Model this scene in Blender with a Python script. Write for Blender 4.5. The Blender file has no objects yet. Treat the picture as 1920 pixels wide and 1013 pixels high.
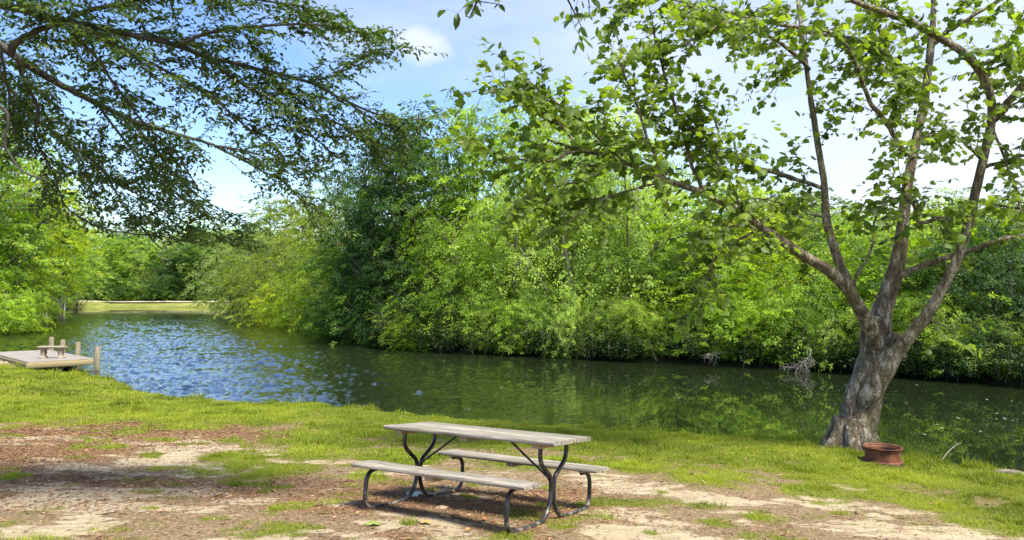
import bpy, math, random
import numpy as np
from mathutils import Vector, Matrix

# ------------------------------------------------------------------ camera, sky, sun, exposure
C = bpy.context.scene.collection
S = bpy.context.scene
FPX, CX, CY, HOR, CAMZ = 1440.0, 960.0, 506.5, 549.0, 3.0
PITCH = math.atan((HOR - CY) / FPX)
cd = bpy.data.cameras.new('camera'); cam = bpy.data.objects.new('camera', cd); C.objects.link(cam)
cd.sensor_width = 36; cd.sensor_fit = 'HORIZONTAL'; cd.lens = 36 * FPX / 1920
cd.clip_start = 0.05; cd.clip_end = 3000
cam.location = (0, 0, CAMZ); cam.rotation_euler = (math.pi / 2 + PITCH, 0, 0)
S.camera = cam

SUN_EL, SUN_AZ = math.radians(60), math.radians(138)      # azimuth clockwise from +Y (view direction): right, a little behind
W = bpy.data.worlds.new('World'); S.world = W; W.use_nodes = True
nt = W.node_tree; nt.nodes.clear()
def wn(t, **k):
    n = nt.nodes.new(t)
    for a, b in k.items(): setattr(n, a, b)
    return n
out = wn('ShaderNodeOutputWorld'); bg = wn('ShaderNodeBackground'); bg.inputs[1].default_value = 0.135
sky = wn('ShaderNodeTexSky', sky_type='NISHITA', sun_disc=False, sun_elevation=SUN_EL, sun_rotation=SUN_AZ,
         air_density=1.0, dust_density=0.3, ozone_density=1.6)
tc = wn('ShaderNodeTexCoord'); sep = wn('ShaderNodeSeparateXYZ')
mp = wn('ShaderNodeMapping'); mp.inputs['Scale'].default_value = (1, 1, 2.6); mp.inputs['Location'].default_value = (3.1, 0.4, 0.35)
nz = wn('ShaderNodeTexNoise'); nz.inputs['Scale'].default_value = 1.9; nz.inputs['Detail'].default_value = 7; nz.inputs['Roughness'].default_value = 0.52
mx = wn('ShaderNodeMath', operation='MULTIPLY_ADD')          # more cloud to the right and high up
mx.inputs[1].default_value = 0.62; mx.inputs[2].default_value = 0.0
ad = wn('ShaderNodeMath', operation='ADD'); ramp = wn('ShaderNodeValToRGB')
ramp.color_ramp.elements[0].position = 0.47; ramp.color_ramp.elements[1].position = 0.90
mix = wn('ShaderNodeMix', data_type='RGBA'); mix.inputs[7].default_value = (3.5, 3.7, 4.0, 1)
L = nt.links.new
L(tc.outputs['Generated'], mp.inputs[0]); L(mp.outputs[0], nz.inputs['Vector']); L(tc.outputs['Generated'], sep.inputs[0])
L(sep.outputs[0], mx.inputs[0]); L(mx.outputs[0], ad.inputs[0]); L(nz.outputs[0], ad.inputs[1]); L(ad.outputs[0], ramp.inputs[0])
pd_ = Vector(((790 - CX) / FPX, 1, (HOR - 78) / FPX)).normalized()
sb_ = wn('ShaderNodeVectorMath', operation='SUBTRACT'); sb_.inputs[1].default_value = pd_; sc_ = wn('ShaderNodeVectorMath', operation='MULTIPLY'); sc_.inputs[1].default_value = (1, 1, 1.9)
ln_ = wn('ShaderNodeVectorMath', operation='LENGTH'); nz2 = wn('ShaderNodeTexNoise'); nz2.inputs['Scale'].default_value = 26; nz2.inputs['Detail'].default_value = 6
L(tc.outputs['Generated'], sb_.inputs[0]); L(sb_.outputs[0], sc_.inputs[0]); L(sc_.outputs[0], ln_.inputs[0]); L(tc.outputs['Generated'], nz2.inputs['Vector'])
pa_ = wn('ShaderNodeMath', operation='MULTIPLY_ADD'); pa_.inputs[1].default_value = -.06; L(nz2.outputs[0], pa_.inputs[0]); L(ln_.outputs['Value'], pa_.inputs[2])
pm_ = wn('ShaderNodeMapRange', interpolation_type='SMOOTHSTEP'); pm_.inputs[1].default_value = .035; pm_.inputs[2].default_value = -.02; L(pa_.outputs[0], pm_.inputs[0])
pm_.inputs[4].default_value = .8
mxx = wn('ShaderNodeMath', operation='MAXIMUM'); L(ramp.outputs[0], mxx.inputs[0]); L(pm_.outputs[0], mxx.inputs[1]); L(mxx.outputs[0], mix.inputs[0]); hsv_ = wn('ShaderNodeHueSaturation'); hsv_.inputs['Hue'].default_value = .514; hsv_.inputs['Saturation'].default_value = 1.2; hsv_.inputs['Value'].default_value = .95; L(sky.outputs[0], hsv_.inputs['Color']); L(hsv_.outputs[0], mix.inputs[6]); L(mix.outputs[2], bg.inputs[0]); L(bg.outputs[0], out.inputs[0])

ld = bpy.data.lights.new('sun', 'SUN'); ld.energy = 4.2; ld.angle = math.radians(15); ld.color = (1.0, 0.95, 0.84)
sun = bpy.data.objects.new('sun', ld); C.objects.link(sun)
sd = Vector((math.sin(SUN_AZ) * math.cos(SUN_EL), math.cos(SUN_AZ) * math.cos(SUN_EL), math.sin(SUN_EL)))
sun.rotation_euler = sd.to_track_quat('Z', 'Y').to_euler()
S.view_settings.view_transform = 'Standard'; S.view_settings.look = 'None'
S.view_settings.exposure = 1.18; S.view_settings.gamma = 1
S.render.engine = 'CYCLES'
S.cycles.max_bounces = 6; S.cycles.diffuse_bounces = 3; S.cycles.glossy_bounces = 3; S.cycles.transmission_bounces = 4
S.cycles.caustics_reflective = False; S.cycles.caustics_refractive = False
S.cycles.use_denoising = True

rng = np.random.default_rng(7)
random.seed(7)

# ------------------------------------------------------------------ helpers
def P3(px, py, d):
    u = (px - CX) / FPX; v = (CY - py) / FPX
    y = math.cos(PITCH) - math.sin(PITCH) * v; z = math.sin(PITCH) + math.cos(PITCH) * v
    return np.array([u * d / y, d, CAMZ + z * d / y])
def at_z(px, py, z):
    p = P3(px, py, 1.0); k = (z - CAMZ) / (p[2] - CAMZ)
    return np.array([p[0] * k, k, z])

def tag(o, label=None, cat=None, group=None, kind=None):
    if label: o['label'] = label
    if cat: o['category'] = cat
    if group: o['group'] = group
    if kind: o['kind'] = kind
    return o
def empty(name, loc, rz=0.0):
    o = bpy.data.objects.new(name, None); C.objects.link(o); o.location = loc; o.rotation_euler = (0, 0, rz)
    o.empty_display_size = 0.3
    return o

class MB:
    """collects vertices, faces and one random value per face, builds ONE mesh object"""
    def __init__(s): s.v = []; s.n = 0; s.loops = []; s.tot = []; s.r = []
    def add(s, v, f, r=None):
        v = np.asarray(v, float).reshape(-1, 3)
        f = np.asarray(f, int)
        s.v.append(v); s.loops.append((f + s.n).ravel()); s.tot.append(np.full(len(f), f.shape[1], int))
        s.r.append(np.zeros(len(f)) if r is None else np.broadcast_to(np.asarray(r, float), (len(f),)))
        s.n += len(v)
    def mesh(s, name, mat, smooth=False):
        me = bpy.data.meshes.new(name)
        v = np.concatenate(s.v); lp = np.concatenate(s.loops); tt = np.concatenate(s.tot); rr = np.concatenate(s.r)
        me.vertices.add(len(v)); me.vertices.foreach_set('co', v.ravel().astype(np.float32))
        me.loops.add(len(lp)); me.loops.foreach_set('vertex_index', lp.astype(np.int32))
        me.polygons.add(len(tt)); st = np.concatenate([[0], np.cumsum(tt)[:-1]])
        me.polygons.foreach_set('loop_start', st.astype(np.int32)); me.polygons.foreach_set('loop_total', tt.astype(np.int32))
        a = me.attributes.new('rnd', 'FLOAT', 'FACE'); a.data.foreach_set('value', rr.astype(np.float32))
        if smooth: me.polygons.foreach_set('use_smooth', np.ones(len(tt), bool))
        me.update(calc_edges=True); me.validate()
        me.materials.append(mat)
        return me
    def build(s, name, mat, parent=None, smooth=False):
        o = bpy.data.objects.new(name, s.mesh(name, mat, smooth)); C.objects.link(o)
        if parent is not None: o.parent = parent
        return o

def norm(a): return a / (np.linalg.norm(a, axis=-1, keepdims=True) + 1e-12)
def smooth_line(pts, n):
    """Catmull-Rom through the points (any number of columns)"""
    p = np.asarray(pts, float)
    if len(p) == 2: return p[0] + (p[1] - p[0]) * np.linspace(0, 1, n)[:, None]
    q = np.vstack([2 * p[0] - p[1], p, 2 * p[-1] - p[-2]])
    t = np.linspace(0, len(p) - 1 - 1e-9, n); i = t.astype(int); u = (t - i)[:, None]
    a, b, c, d = q[i], q[i + 1], q[i + 2], q[i + 3]
    return 0.5 * (2 * b + (c - a) * u + (2 * a - 5 * b + 4 * c - d) * u ** 2 + (3 * b - a - 3 * c + d) * u ** 3)
def tube(mb, pts, rad, sides=6, r=0.0, cap=True, lump=0.0, seed=0):
    p = np.asarray(pts, float); n = len(p); rad = np.broadcast_to(np.asarray(rad, float), (n,))
    t = norm(np.gradient(p, axis=0))
    ref = np.array([0, 0, 1.0]) if abs(t[0, 2]) < 0.9 else np.array([1.0, 0, 0])
    a = np.zeros((n, 3)); cur = norm(np.cross(t[0], ref))
    for i in range(n):
        cur = norm(cur - t[i] * np.dot(cur, t[i])); a[i] = cur
    b = np.cross(t, a)
    th = np.linspace(0, 2 * math.pi, sides, endpoint=False)
    R = rad[:, None] * np.ones(sides)
    if lump:
        g = np.random.default_rng(seed)
        for k in range(9):
            m = g.integers(1, 6); w = g.uniform(1.5, 9); ph = g.uniform(0, 6.28, 2)
            zz = np.cumsum(np.r_[0, np.linalg.norm(np.diff(p, axis=0), axis=1)])
            R = R * (1 + lump * 0.45 * np.sin(m * th[None] + ph[0] + 1.3 * np.sin(w * zz[:, None])) * np.sin(w * zz[:, None] + ph[1]))
        R = R * (1 + g.normal(0, lump * 0.12, R.shape))
    v = p[:, None] + R[..., None] * (np.cos(th)[None, :, None] * a[:, None] + np.sin(th)[None, :, None] * b[:, None])
    i = np.arange(n - 1)[:, None] * sides; j = np.arange(sides)[None]; k = (j + 1) % sides
    f = np.stack([i + j, i + k, i + sides + k, i + sides + j], -1).reshape(-1, 4)
    mb.add(v.reshape(-1, 3), f, r)
    if cap:
        for e, s0 in ((0, -1), (n - 1, 1)):
            ring = v[e] if s0 > 0 else v[e][::-1]
            vv = np.vstack([ring, p[e]]); jj = np.arange(sides)
            mb.add(vv, np.stack([jj, (jj + 1) % sides, np.full(sides, sides)], -1), r)
def boxm(mb, c, size, M=None, ch=0.0, r=0.0):
    """box with chamfered long edges; c centre, size full extents; M optional 3x3"""
    x, y, z = np.array(size) / 2; k = min(ch, x, y, z) if ch else 0
    if k:
        prof = [(-y + k, -z), (y - k, -z), (y, -z + k), (y, z - k), (y - k, z), (-y + k, z), (-y, z - k), (-y, -z + k)]
    else: prof = [(-y, -z), (y, -z), (y, z), (-y, z)]
    n = len(prof); v = np.array([(sx, a, b) for sx in (-x, x) for a, b in prof])
    if M is not None: v = v @ np.asarray(M).T
    v = v + np.array(c)
    j = np.arange(n); q = np.stack([j, (j + 1) % n, (j + 1) % n + n, j + n], -1)
    mb.add(v, q, r)
    mb.add(v, np.array([list(range(n))[::-1]]), r); mb.add(v, np.array([[n + i for i in range(n)]]), r)

LEAF4 = (np.array([(0, 0, 0), (.42, .30, .10), (1, 0, -.12), (.42, -.30, .10)]), [(0, 1, 2, ), (0, 2, 3)])
LEAF6 = (np.array([(0, 0, 0), (.30, .21, .07), (.68, .19, .04), (1, 0, -.14), (.68, -.19, .04), (.30, -.21, .07)]), [(0, 1, 2, 3), (0, 3, 4, 5)])
_sy = [(0, 0), (-.08, .24), (.04, .47), (.24, .42), (.52, .53), (.66, .27), (1, 0), (.66, -.27), (.52, -.53), (.24, -.42), (.04, -.47), (-.08, -.24)]
SYC = (np.array([(x, y, -.22 * abs(y) - .12 * x * x) for x, y in _sy] + [(.34, 0, .04)]),
       [(i, (i + 1) % 12, 12) for i in range(12)])
def leaves(mb, P, A, N, size, tpl, r):
    if len(P) == 0: return
    A = norm(A); B = norm(np.cross(N, A)); Nn = np.cross(A, B)
    T, F = tpl; F = np.array(F); k = len(T)
    s = np.broadcast_to(np.asarray(size, float), (len(P),))[:, None, None]
    v = P[:, None] + s * (T[None, :, 0:1] * A[:, None] + T[None, :, 1:2] * B[:, None] + T[None, :, 2:3] * Nn[:, None])
    f = (np.arange(len(P)) * k)[:, None, None] + F[None]
    mb.add(v.reshape(-1, 3), f.reshape(-1, F.shape[1]), np.repeat(np.broadcast_to(r, (len(P),)), len(F)))

def vnoise(x, y, sc, seed=0, oct=4):
    x = np.asarray(x, float) / sc; y = np.asarray(y, float) / sc; o = 0; amp = 1; tot = 0
    for k in range(oct):
        xi = np.floor(x).astype(np.int64); yi = np.floor(y).astype(np.int64); fx = x - xi; fy = y - yi
        fx = fx * fx * (3 - 2 * fx); fy = fy * fy * (3 - 2 * fy)
        def h(a, b):
            n = (a * 374761393 + b * 668265263 + (seed + k * 17) * 982451653) & 0xffffffff
            n = ((n ^ (n >> 13)) * 1274126177) & 0xffffffff; n = n ^ (n >> 16)
            return (n & 0xffff) / 65535.0
        o = o + amp * ((h(xi, yi) * (1 - fx) + h(xi + 1, yi) * fx) * (1 - fy) + (h(xi, yi + 1) * (1 - fx) + h(xi + 1, yi + 1) * fx) * fy)
        tot += amp; amp *= 0.55; x = x * 2.03 + 11.3; y = y * 2.03 - 5.7
    return o / tot
def sstep(a, b, x):
    t = np.clip((np.asarray(x, float) - a) / (b - a), 0, 1); return t * t * (3 - 2 * t)

# ------------------------------------------------------------------ materials
def mat(name):
    m = bpy.data.materials.new(name); m.use_nodes = True; n = m.node_tree
    b = n.nodes['Principled BSDF']; return m, n, b, n.links.new
def N(n, t, ins=None, **k):
    q = n.nodes.new(t)
    for a, b in k.items(): setattr(q, a, b)
    for a, b in (ins or {}).items(): q.inputs[a].default_value = b
    return q
def ramp_node(n, stops):
    r = n.nodes.new('ShaderNodeValToRGB'); e = r.color_ramp.elements
    while len(e) < len(stops): e.new(0.5)
    for i, (p, c) in enumerate(stops): e[i].position = p; e[i].color = (*c, 1)
    return r
def leaf_mat(name, base=None, trans=2.0, tmix=0.48, spec=0.35, rough=0.5):
    """base None: the tree's own object colour"""
    m, n, b, L = mat(name)
    at = N(n, 'ShaderNodeAttribute', attribute_name='rnd')
    if base is None:
        oi = N(n, 'ShaderNodeObjectInfo'); col = oi.outputs['Color']
    else:
        rg = N(n, 'ShaderNodeRGB'); rg.outputs[0].default_value = (*base, 1); col = rg.outputs[0]
    hs = N(n, 'ShaderNodeHueSaturation')
    mh = N(n, 'ShaderNodeMapRange', {3: 0.478, 4: 0.512}); mv = N(n, 'ShaderNodeMapRange', {3: 0.50, 4: 1.75})
    L(at.outputs['Fac'], mh.inputs[0]); L(at.outputs['Fac'], mv.inputs[0])
    mh.inputs[3].default_value, mh.inputs[4].default_value = 0.512, 0.482
    L(mh.outputs[0], hs.inputs['Hue']); L(mv.outputs[0], hs.inputs['Value']); L(col, hs.inputs['Color'])
    L(hs.outputs[0], b.inputs['Base Color']); b.inputs['Roughness'].default_value = rough
    b.inputs['Specular IOR Level'].default_value = spec
    tr = N(n, 'ShaderNodeBsdfTranslucent'); mul = N(n, 'ShaderNodeMix', data_type='RGBA', blend_type='MULTIPLY')
    mul.inputs[0].default_value = 1; mul.inputs[7].default_value = (1.25 * trans, 1.2 * trans, 0.55 * trans, 1)
    L(hs.outputs[0], mul.inputs[6]); L(mul.outputs[2], tr.inputs[0])
    ms = N(n, 'ShaderNodeMixShader', {0: tmix}); L(b.outputs[0], ms.inputs[1]); L(tr.outputs[0], ms.inputs[2])
    L(ms.outputs[0], n.nodes['Material Output'].inputs[0])
    return m
M_LEAF = leaf_mat('foliage')
M_BARK, n, b, L = mat('tree_bark')
tcn = N(n, 'ShaderNodeTexCoord'); mpn = N(n, 'ShaderNodeMapping', {'Scale': (1, 1, .25)}); no = N(n, 'ShaderNodeTexNoise', {'Scale': 9., 'Detail': 6.})
rp = ramp_node(n, [(.3, (.06, .045, .035)), (.7, (.26, .22, .18))]); L(tcn.outputs['Object'], mpn.inputs[0]); L(mpn.outputs[0], no.inputs['Vector']); L(no.outputs[0], rp.inputs[0])
L(rp.outputs[0], b.inputs['Base Color']); b.inputs['Roughness'].default_value = .9
def simple(name, stops, scale=6., rough=.8, stretch=(1, 1, 1), bump=0.0, metal=0, spec=.5, detail=6., coord='Object'):
    m, n, b, L = mat(name)
    tcn = N(n, 'ShaderNodeTexCoord'); mpn = N(n, 'ShaderNodeMapping', {'Scale': stretch}); no = N(n, 'ShaderNodeTexNoise', {'Scale': scale, 'Detail': detail, 'Roughness': .6})
    rp = ramp_node(n, stops); L(tcn.outputs[coord], mpn.inputs[0]); L(mpn.outputs[0], no.inputs['Vector']); L(no.outputs[0], rp.inputs[0])
    L(rp.outputs[0], b.inputs['Base Color']); b.inputs['Roughness'].default_value = rough; b.inputs['Metallic'].default_value = metal
    b.inputs['Specular IOR Level'].default_value = spec
    if bump:
        bp = N(n, 'ShaderNodeBump', {'Strength': 1., 'Distance': bump}); L(no.outputs[0], bp.inputs['Height']); L(bp.outputs[0], b.inputs['Normal'])
    return m
# ------------------------------------------------------------------ shape of the land
def lipz(px, py, z=.45, off=.35):
    p = at_z(px, py, z); return (p[0], p[1] + off)
near = [lipz(*q) for q in [(49, 690), (103, 698), (169, 707), (231, 716), (267, 731), (334, 746), (480, 758), (620, 762), (760, 776), (900, 791),
        (1100, 803), (1250, 812), (1400, 820), (1550, 832), (1655, 846), (1750, 862), (1850, 880), (1925, 890)]]
bank = [(-41, 105), (-35, 92), (-27.5, 80), (-20, 69), (-14.2, 59), (-9.4, 48.5), (-7, 42.5), (-4.2, 39.4), (1, 36.6), (4.5, 34.3), (7.7, 32.7), (11.3, 30.2), (14.2, 27.7), (16.6, 24.7),
        (21, 20), (27, 12), (33, 2), (40, -8)]
pond = ([(-17.6, 28.2), (-19.9, 30.8), (-22.6, 33.6), (-27, 36.5), (-36, 42), (-48, 53), (-49, 64), (-46, 68.5), (-50, 78), (-56.5, 91), (-66, 112), (-78, 134), (-89, 152), (-84, 158), (-60, 156), (-30, 153), (-24, 146)]
        + bank + [(36, -14), (28, -9), (18, -3), (12, 3), (9, 7.5)] + near[::-1])
PD = np.array(pond)
def sdist(x, y):
    """distance to the shoreline: positive on land, negative in the pond"""
    x = np.asarray(x, float); y = np.asarray(y, float); d2 = np.full(x.shape, 1e18); ins = np.zeros(x.shape, bool)
    for i in range(len(PD)):
        a = PD[i]; b_ = PD[(i + 1) % len(PD)]; e = b_ - a
        t = np.clip(((x - a[0]) * e[0] + (y - a[1]) * e[1]) / (e @ e), 0, 1)
        d2 = np.minimum(d2, (x - a[0] - t * e[0]) ** 2 + (y - a[1] - t * e[1]) ** 2)
        c = (a[1] > y) != (b_[1] > y)
        with np.errstate(divide='ignore', invalid='ignore'):
            xi = a[0] + (y - a[1]) * e[0] / (e[1] if e[1] else 1e-9)
        ins ^= c & (x < xi)
    d = np.sqrt(d2); return np.where(ins, -d, d)
def is_near(x, y, s=None):
    """1 on the camera's lawn, 0 beyond the water"""
    return (y < 27.0 + np.maximum(0, -17 - x) * 1.0) & (x < 14) & (y < 40)
def gz(x, y, s=None):
    x = np.asarray(x, float); y = np.asarray(y, float)
    if s is None: s = sdist(x, y)
    s = s + (vnoise(x, y, 1.3, 5, 3) - .5) * .35 + (vnoise(x, y, 6, 9, 2) - .5) * .5 * (s > 0) + (vnoise(x, y, .32, 15, 2) - .5) * .22
    nr = is_near(x, y)
    lip = np.where(s < 0, np.maximum(s * .8, -1.2), .45 * sstep(0, .55, s))
    z = lip + .064 * np.clip(s, 0, 22)
    dam = (y > 88) & (x < -8)
    z = np.where(~nr & (s > 0), .18 * sstep(0, .6, s) + .07 * np.clip(s, 0, 22), z)
    zd = np.where(s < 0, np.maximum(s * .8, -1.2), np.minimum(s * .30, .85) + .07 * np.clip(s - 2.8, 0, 9))
    z = np.where(dam, zd, z)
    tx_, ty_ = x + .30, y - 7.35; ly = .52 * tx_ + .853 * ty_; rr = np.hypot(tx_, ty_); z = z - .038 * ly * (1 - sstep(1.1, 2.6, rr))
    z = z + (vnoise(x, y, .9, 3, 4) - .5) * .05 * (s > .1)
    return z
def gz1(x, y): return float(gz(np.array([x]), np.array([y]))[0])

def graded(lo, a, b_, hi, step, g=1.09):
    mid = np.arange(a, b_, step); r = [b_]; d = step
    while r[-1] < hi: d *= g; r.append(r[-1] + d)
    l = [a]; d = step
    while l[-1] > lo: d *= g; l.append(l[-1] - d)
    return np.concatenate([np.array(l[1:])[::-1], mid, np.array(r)])
gx = graded(-700, -9.5, 9.5, 700, .075, 1.07); gy = graded(-60, 4.0, 16.5, 900, .075, 1.055)
X, Y = np.meshgrid(gx, gy); Sd = sdist(X, Y); Zg = gz(X, Y, Sd)

def masks(x, y, s):
    """how much grass, rust-coloured needles and sand cover the soil at a point of the ground"""
    n1 = vnoise(x, y, 1.1, 21, 5); n2 = vnoise(x, y, .35, 33, 4); n3 = vnoise(x * .45, y, .5, 44, 5); n4 = vnoise(x, y, .12, 77, 3)
    lim = 3.9 + sstep(-3, -14, x) * 3.5 + (n1 - .5) * 3.2
    g = 1 - sstep(lim - 2.0, lim + 1.7, s)
    nd = np.zeros_like(g); sa = np.zeros_like(g)
    def blob(px, py, rx, ry, amp=1.0):
        c = at_z(px, py, .75); d = c[1]; wx = rx * d / FPX; wy = ry * d * d / (FPX * 2.25)
        e = ((x - c[0]) / wx) ** 2 + ((y - c[1]) / wy) ** 2
        return amp * np.clip(1.35 - np.sqrt(e), 0, 1)
    for q in [(500, 885, 130, 40, .85), (620, 830, 130, 28, .9), (420, 905, 60, 25, .5), (760, 850, 90, 30, .85), (1000, 862, 130, 22, .9), (1180, 872, 90, 26, .9),
              (1330, 895, 120, 30, .75), (1560, 915, 170, 22, .65), (1750, 935, 150, 30, .8), (1890, 950, 110, 40, .9), (340, 800, 120, 14, .55), (60, 782, 80, 10, .8),
              (1430, 985, 60, 16, .6), (1290, 965, 70, 14, .6), (1350, 1003, 40, 14, .6), (330, 965, 80, 20, .3), (700, 905, 60, 25, .5)]:
        g = np.maximum(g, blob(*q) * (.35 + 1.25 * n1))
    for q in [(200, 820, 330, 42, 1.), (80, 880, 170, 50, 1.), (500, 815, 110, 18, .8), (200, 945, 250, 30, .8), (700, 985, 260, 45, .75), (950, 975, 200, 55, .8), (430, 960, 160, 35, .7), (1050, 945, 150, 40, .6), (150, 1000, 260, 30, .55)]:
        nd = np.maximum(nd, blob(*q) * (.45 + 1.0 * n2))
    for q in [(100, 845, 100, 14, 1.), (290, 872, 120, 26, 1.1), (350, 845, 80, 16, .9), (100, 915, 130, 22, .8), (300, 985, 260, 45, .9), (60, 985, 160, 35, .9), (560, 950, 150, 30, .7),
              (1270, 935, 170, 26, 1.1), (1150, 925, 90, 26, .9), (1450, 955, 240, 34, .95), (1700, 985, 260, 40, .9), (1250, 1000, 200, 30, .8), (1560, 905, 120, 10, 1.), (1120, 900, 110, 12, .7), (960, 885, 120, 14, .55), (700, 860, 60, 10, .4), (930, 920, 110, 20, .35)]:
        sa = np.maximum(sa, blob(*q) * (.30 + 1.35 * n3))
    n5 = vnoise(x * .5 + y * .12, y, .34, 91, 5); sa = np.clip(sa * 1.1 - .2, 0, 1); sa = np.clip(sa * (.25 + 1.5 * sstep(.38, .62, n5)), 0, 1); sa = np.maximum(sa, .95 * sstep(.50, .62, n5) * sstep(4.5, 6.5, s) * (.35 + .65 * sstep(.40, .6, n1)))
    nd = np.clip(np.maximum(nd, .55 * sstep(.45, .65, vnoise(x, y, .8, 99, 5)) * sstep(5, 7, s)) - .1, 0, 1)
    g = np.maximum(g * (.50 + 1.0 * sstep(.30, .62, vnoise(x, y, .55, 57, 5))), .60 * sstep(.50, .74, vnoise(x, y, .42, 71, 5)) * (s > 3))
    pth = np.clip(1.4 - np.hypot(x + 18.9, y - 27.3) / 1.7, 0, 1); g = g * (1 - pth); nd = nd * (1 - pth); sa = np.maximum(sa, .55 * pth)
    g = np.clip(g * (1.15 - .55 * sa * (n3 > .45)) + (n4 - .5) * .45, 0, 1) * (s > .12)
    return g, nd, sa
nearmask = is_near(X, Y) & (Sd > 0)
Gm, Nm, Sm = masks(X, Y, Sd)
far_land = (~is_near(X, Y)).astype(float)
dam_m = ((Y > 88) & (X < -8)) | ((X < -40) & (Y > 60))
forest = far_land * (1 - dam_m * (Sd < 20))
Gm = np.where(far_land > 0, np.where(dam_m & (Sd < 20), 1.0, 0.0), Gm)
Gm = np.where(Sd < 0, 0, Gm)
road = dam_m & (Sd > 4.5) & (Sd < 8)
V = np.stack([X, Y, Zg], -1).reshape(-1, 3); ny, nx = X.shape
ii = (np.arange(ny - 1)[:, None] * nx + np.arange(nx - 1)[None]).ravel()
mb = MB(); mb.add(V, np.stack([ii, ii + 1, ii + nx + 1, ii + nx], -1))

M_GND, n, b, L = mat('lawn_soil_sand')
a_g = N(n, 'ShaderNodeAttribute', attribute_name='cover_grass'); a_n = N(n, 'ShaderNodeAttribute', attribute_name='cover_needles')
a_s = N(n, 'ShaderNodeAttribute', attribute_name='cover_sand'); a_f = N(n, 'ShaderNodeAttribute', attribute_name='cover_forest'); a_r = N(n, 'ShaderNodeAttribute', attribute_name='cover_dry')
tcn = N(n, 'ShaderNodeTexCoord')
f1 = N(n, 'ShaderNodeTexNoise', {'Scale': 30., 'Detail': 9., 'Roughness': .78}); f2 = N(n, 'ShaderNodeTexNoise', {'Scale': 5., 'Detail': 6.}); f3 = N(n, 'ShaderNodeTexVoronoi', {'Scale': 55.})
mpn = N(n, 'ShaderNodeMapping', {'Scale': (.45, 1.2, 1)}); f4 = N(n, 'ShaderNodeTexNoise', {'Scale': 9., 'Detail': 9., 'Roughness': .76})
for q in (f1, f2, f3): L(tcn.outputs['Object'], q.inputs['Vector'])
L(tcn.outputs['Object'], mpn.inputs[0]); L(mpn.outputs[0], f4.inputs['Vector'])
soil = ramp_node(n, [(.34, (.06, .038, .018)), (.5, (.20, .138, .075)), (.66, (.42, .32, .20))]); L(f1.outputs[0], soil.inputs[0])
need = ramp_node(n, [(.34, (.06, .028, .014)), (.5, (.20, .112, .055)), (.68, (.40, .265, .15))]); L(f1.outputs[0], need.inputs[0])
sand = ramp_node(n, [(.25, (.24, .175, .11)), (.47, (.36, .285, .18)), (.66, (.49, .41, .285))]); L(f4.outputs[0], sand.inputs[0])
gras = ramp_node(n, [(.32, (.05, .060, .012)), (.5, (.14, .15, .025)), (.70, (.30, .26, .09))]); L(f1.outputs[0], gras.inputs[0])
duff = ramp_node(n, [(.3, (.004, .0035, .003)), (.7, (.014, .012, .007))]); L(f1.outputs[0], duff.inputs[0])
f5 = N(n, 'ShaderNodeTexNoise', {'Scale': .35, 'Detail': 9., 'Roughness': .7}); L(tcn.outputs['Object'], f5.inputs['Vector']); dry = ramp_node(n, [(.38, (.10, .14, .02)), (.62, (.25, .25, .065))]); L(f5.outputs[0], dry.inputs[0])
def mask_edge(att, ns, w=.55, lo=.42, hi=.60):
    m1 = N(n, 'ShaderNodeMath', operation='SUBTRACT'); m1.inputs[1].default_value = .5; L(ns, m1.inputs[0])
    m2 = N(n, 'ShaderNodeMath', operation='MULTIPLY_ADD'); m2.inputs[1].default_value = w; L(m1.outputs[0], m2.inputs[0]); L(att, m2.inputs[2])
    m3 = N(n, 'ShaderNodeMapRange', {1: lo, 2: hi}); L(m2.outputs[0], m3.inputs[0]); return m3.outputs[0]
def over(c0, c1, f):
    q = N(n, 'ShaderNodeMix', data_type='RGBA'); L(f, q.inputs[0]); L(c0, q.inputs[6]); L(c1, q.inputs[7]); return q.outputs[2]
c = over(soil.outputs[0], need.outputs[0], mask_edge(a_n.outputs['Fac'], f1.outputs[0], 1.5, .3, .5))
c = over(c, sand.outputs[0], mask_edge(a_s.outputs['Fac'], f4.outputs[0], 1.9, .38, .58))
c = over(c, gras.outputs[0], mask_edge(a_g.outputs['Fac'], f1.outputs[0], 1.2, .35, .6))
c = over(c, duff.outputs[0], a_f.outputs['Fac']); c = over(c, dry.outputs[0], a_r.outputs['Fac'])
L(c, b.inputs['Base Color']); b.inputs['Roughness'].default_value = .95; b.inputs['Specular IOR Level'].default_value = .2
bp = N(n, 'ShaderNodeBump', {'Strength': .9, 'Distance': .02}); ad2 = N(n, 'ShaderNodeMath', operation='ADD'); L(f1.outputs[0], ad2.inputs[0]); L(f4.outputs[0], ad2.inputs[1])
L(ad2.outputs[0], bp.inputs['Height']); L(bp.outputs[0], b.inputs['Normal'])
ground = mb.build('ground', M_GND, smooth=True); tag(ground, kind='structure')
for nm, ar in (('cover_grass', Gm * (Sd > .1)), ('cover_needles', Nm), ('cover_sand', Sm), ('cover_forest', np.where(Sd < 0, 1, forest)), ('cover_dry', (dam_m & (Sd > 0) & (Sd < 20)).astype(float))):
    at_ = ground.data.attributes.new(nm, 'FLOAT', 'POINT'); at_.data.foreach_set('value', ar.ravel().astype(np.float32))
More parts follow.
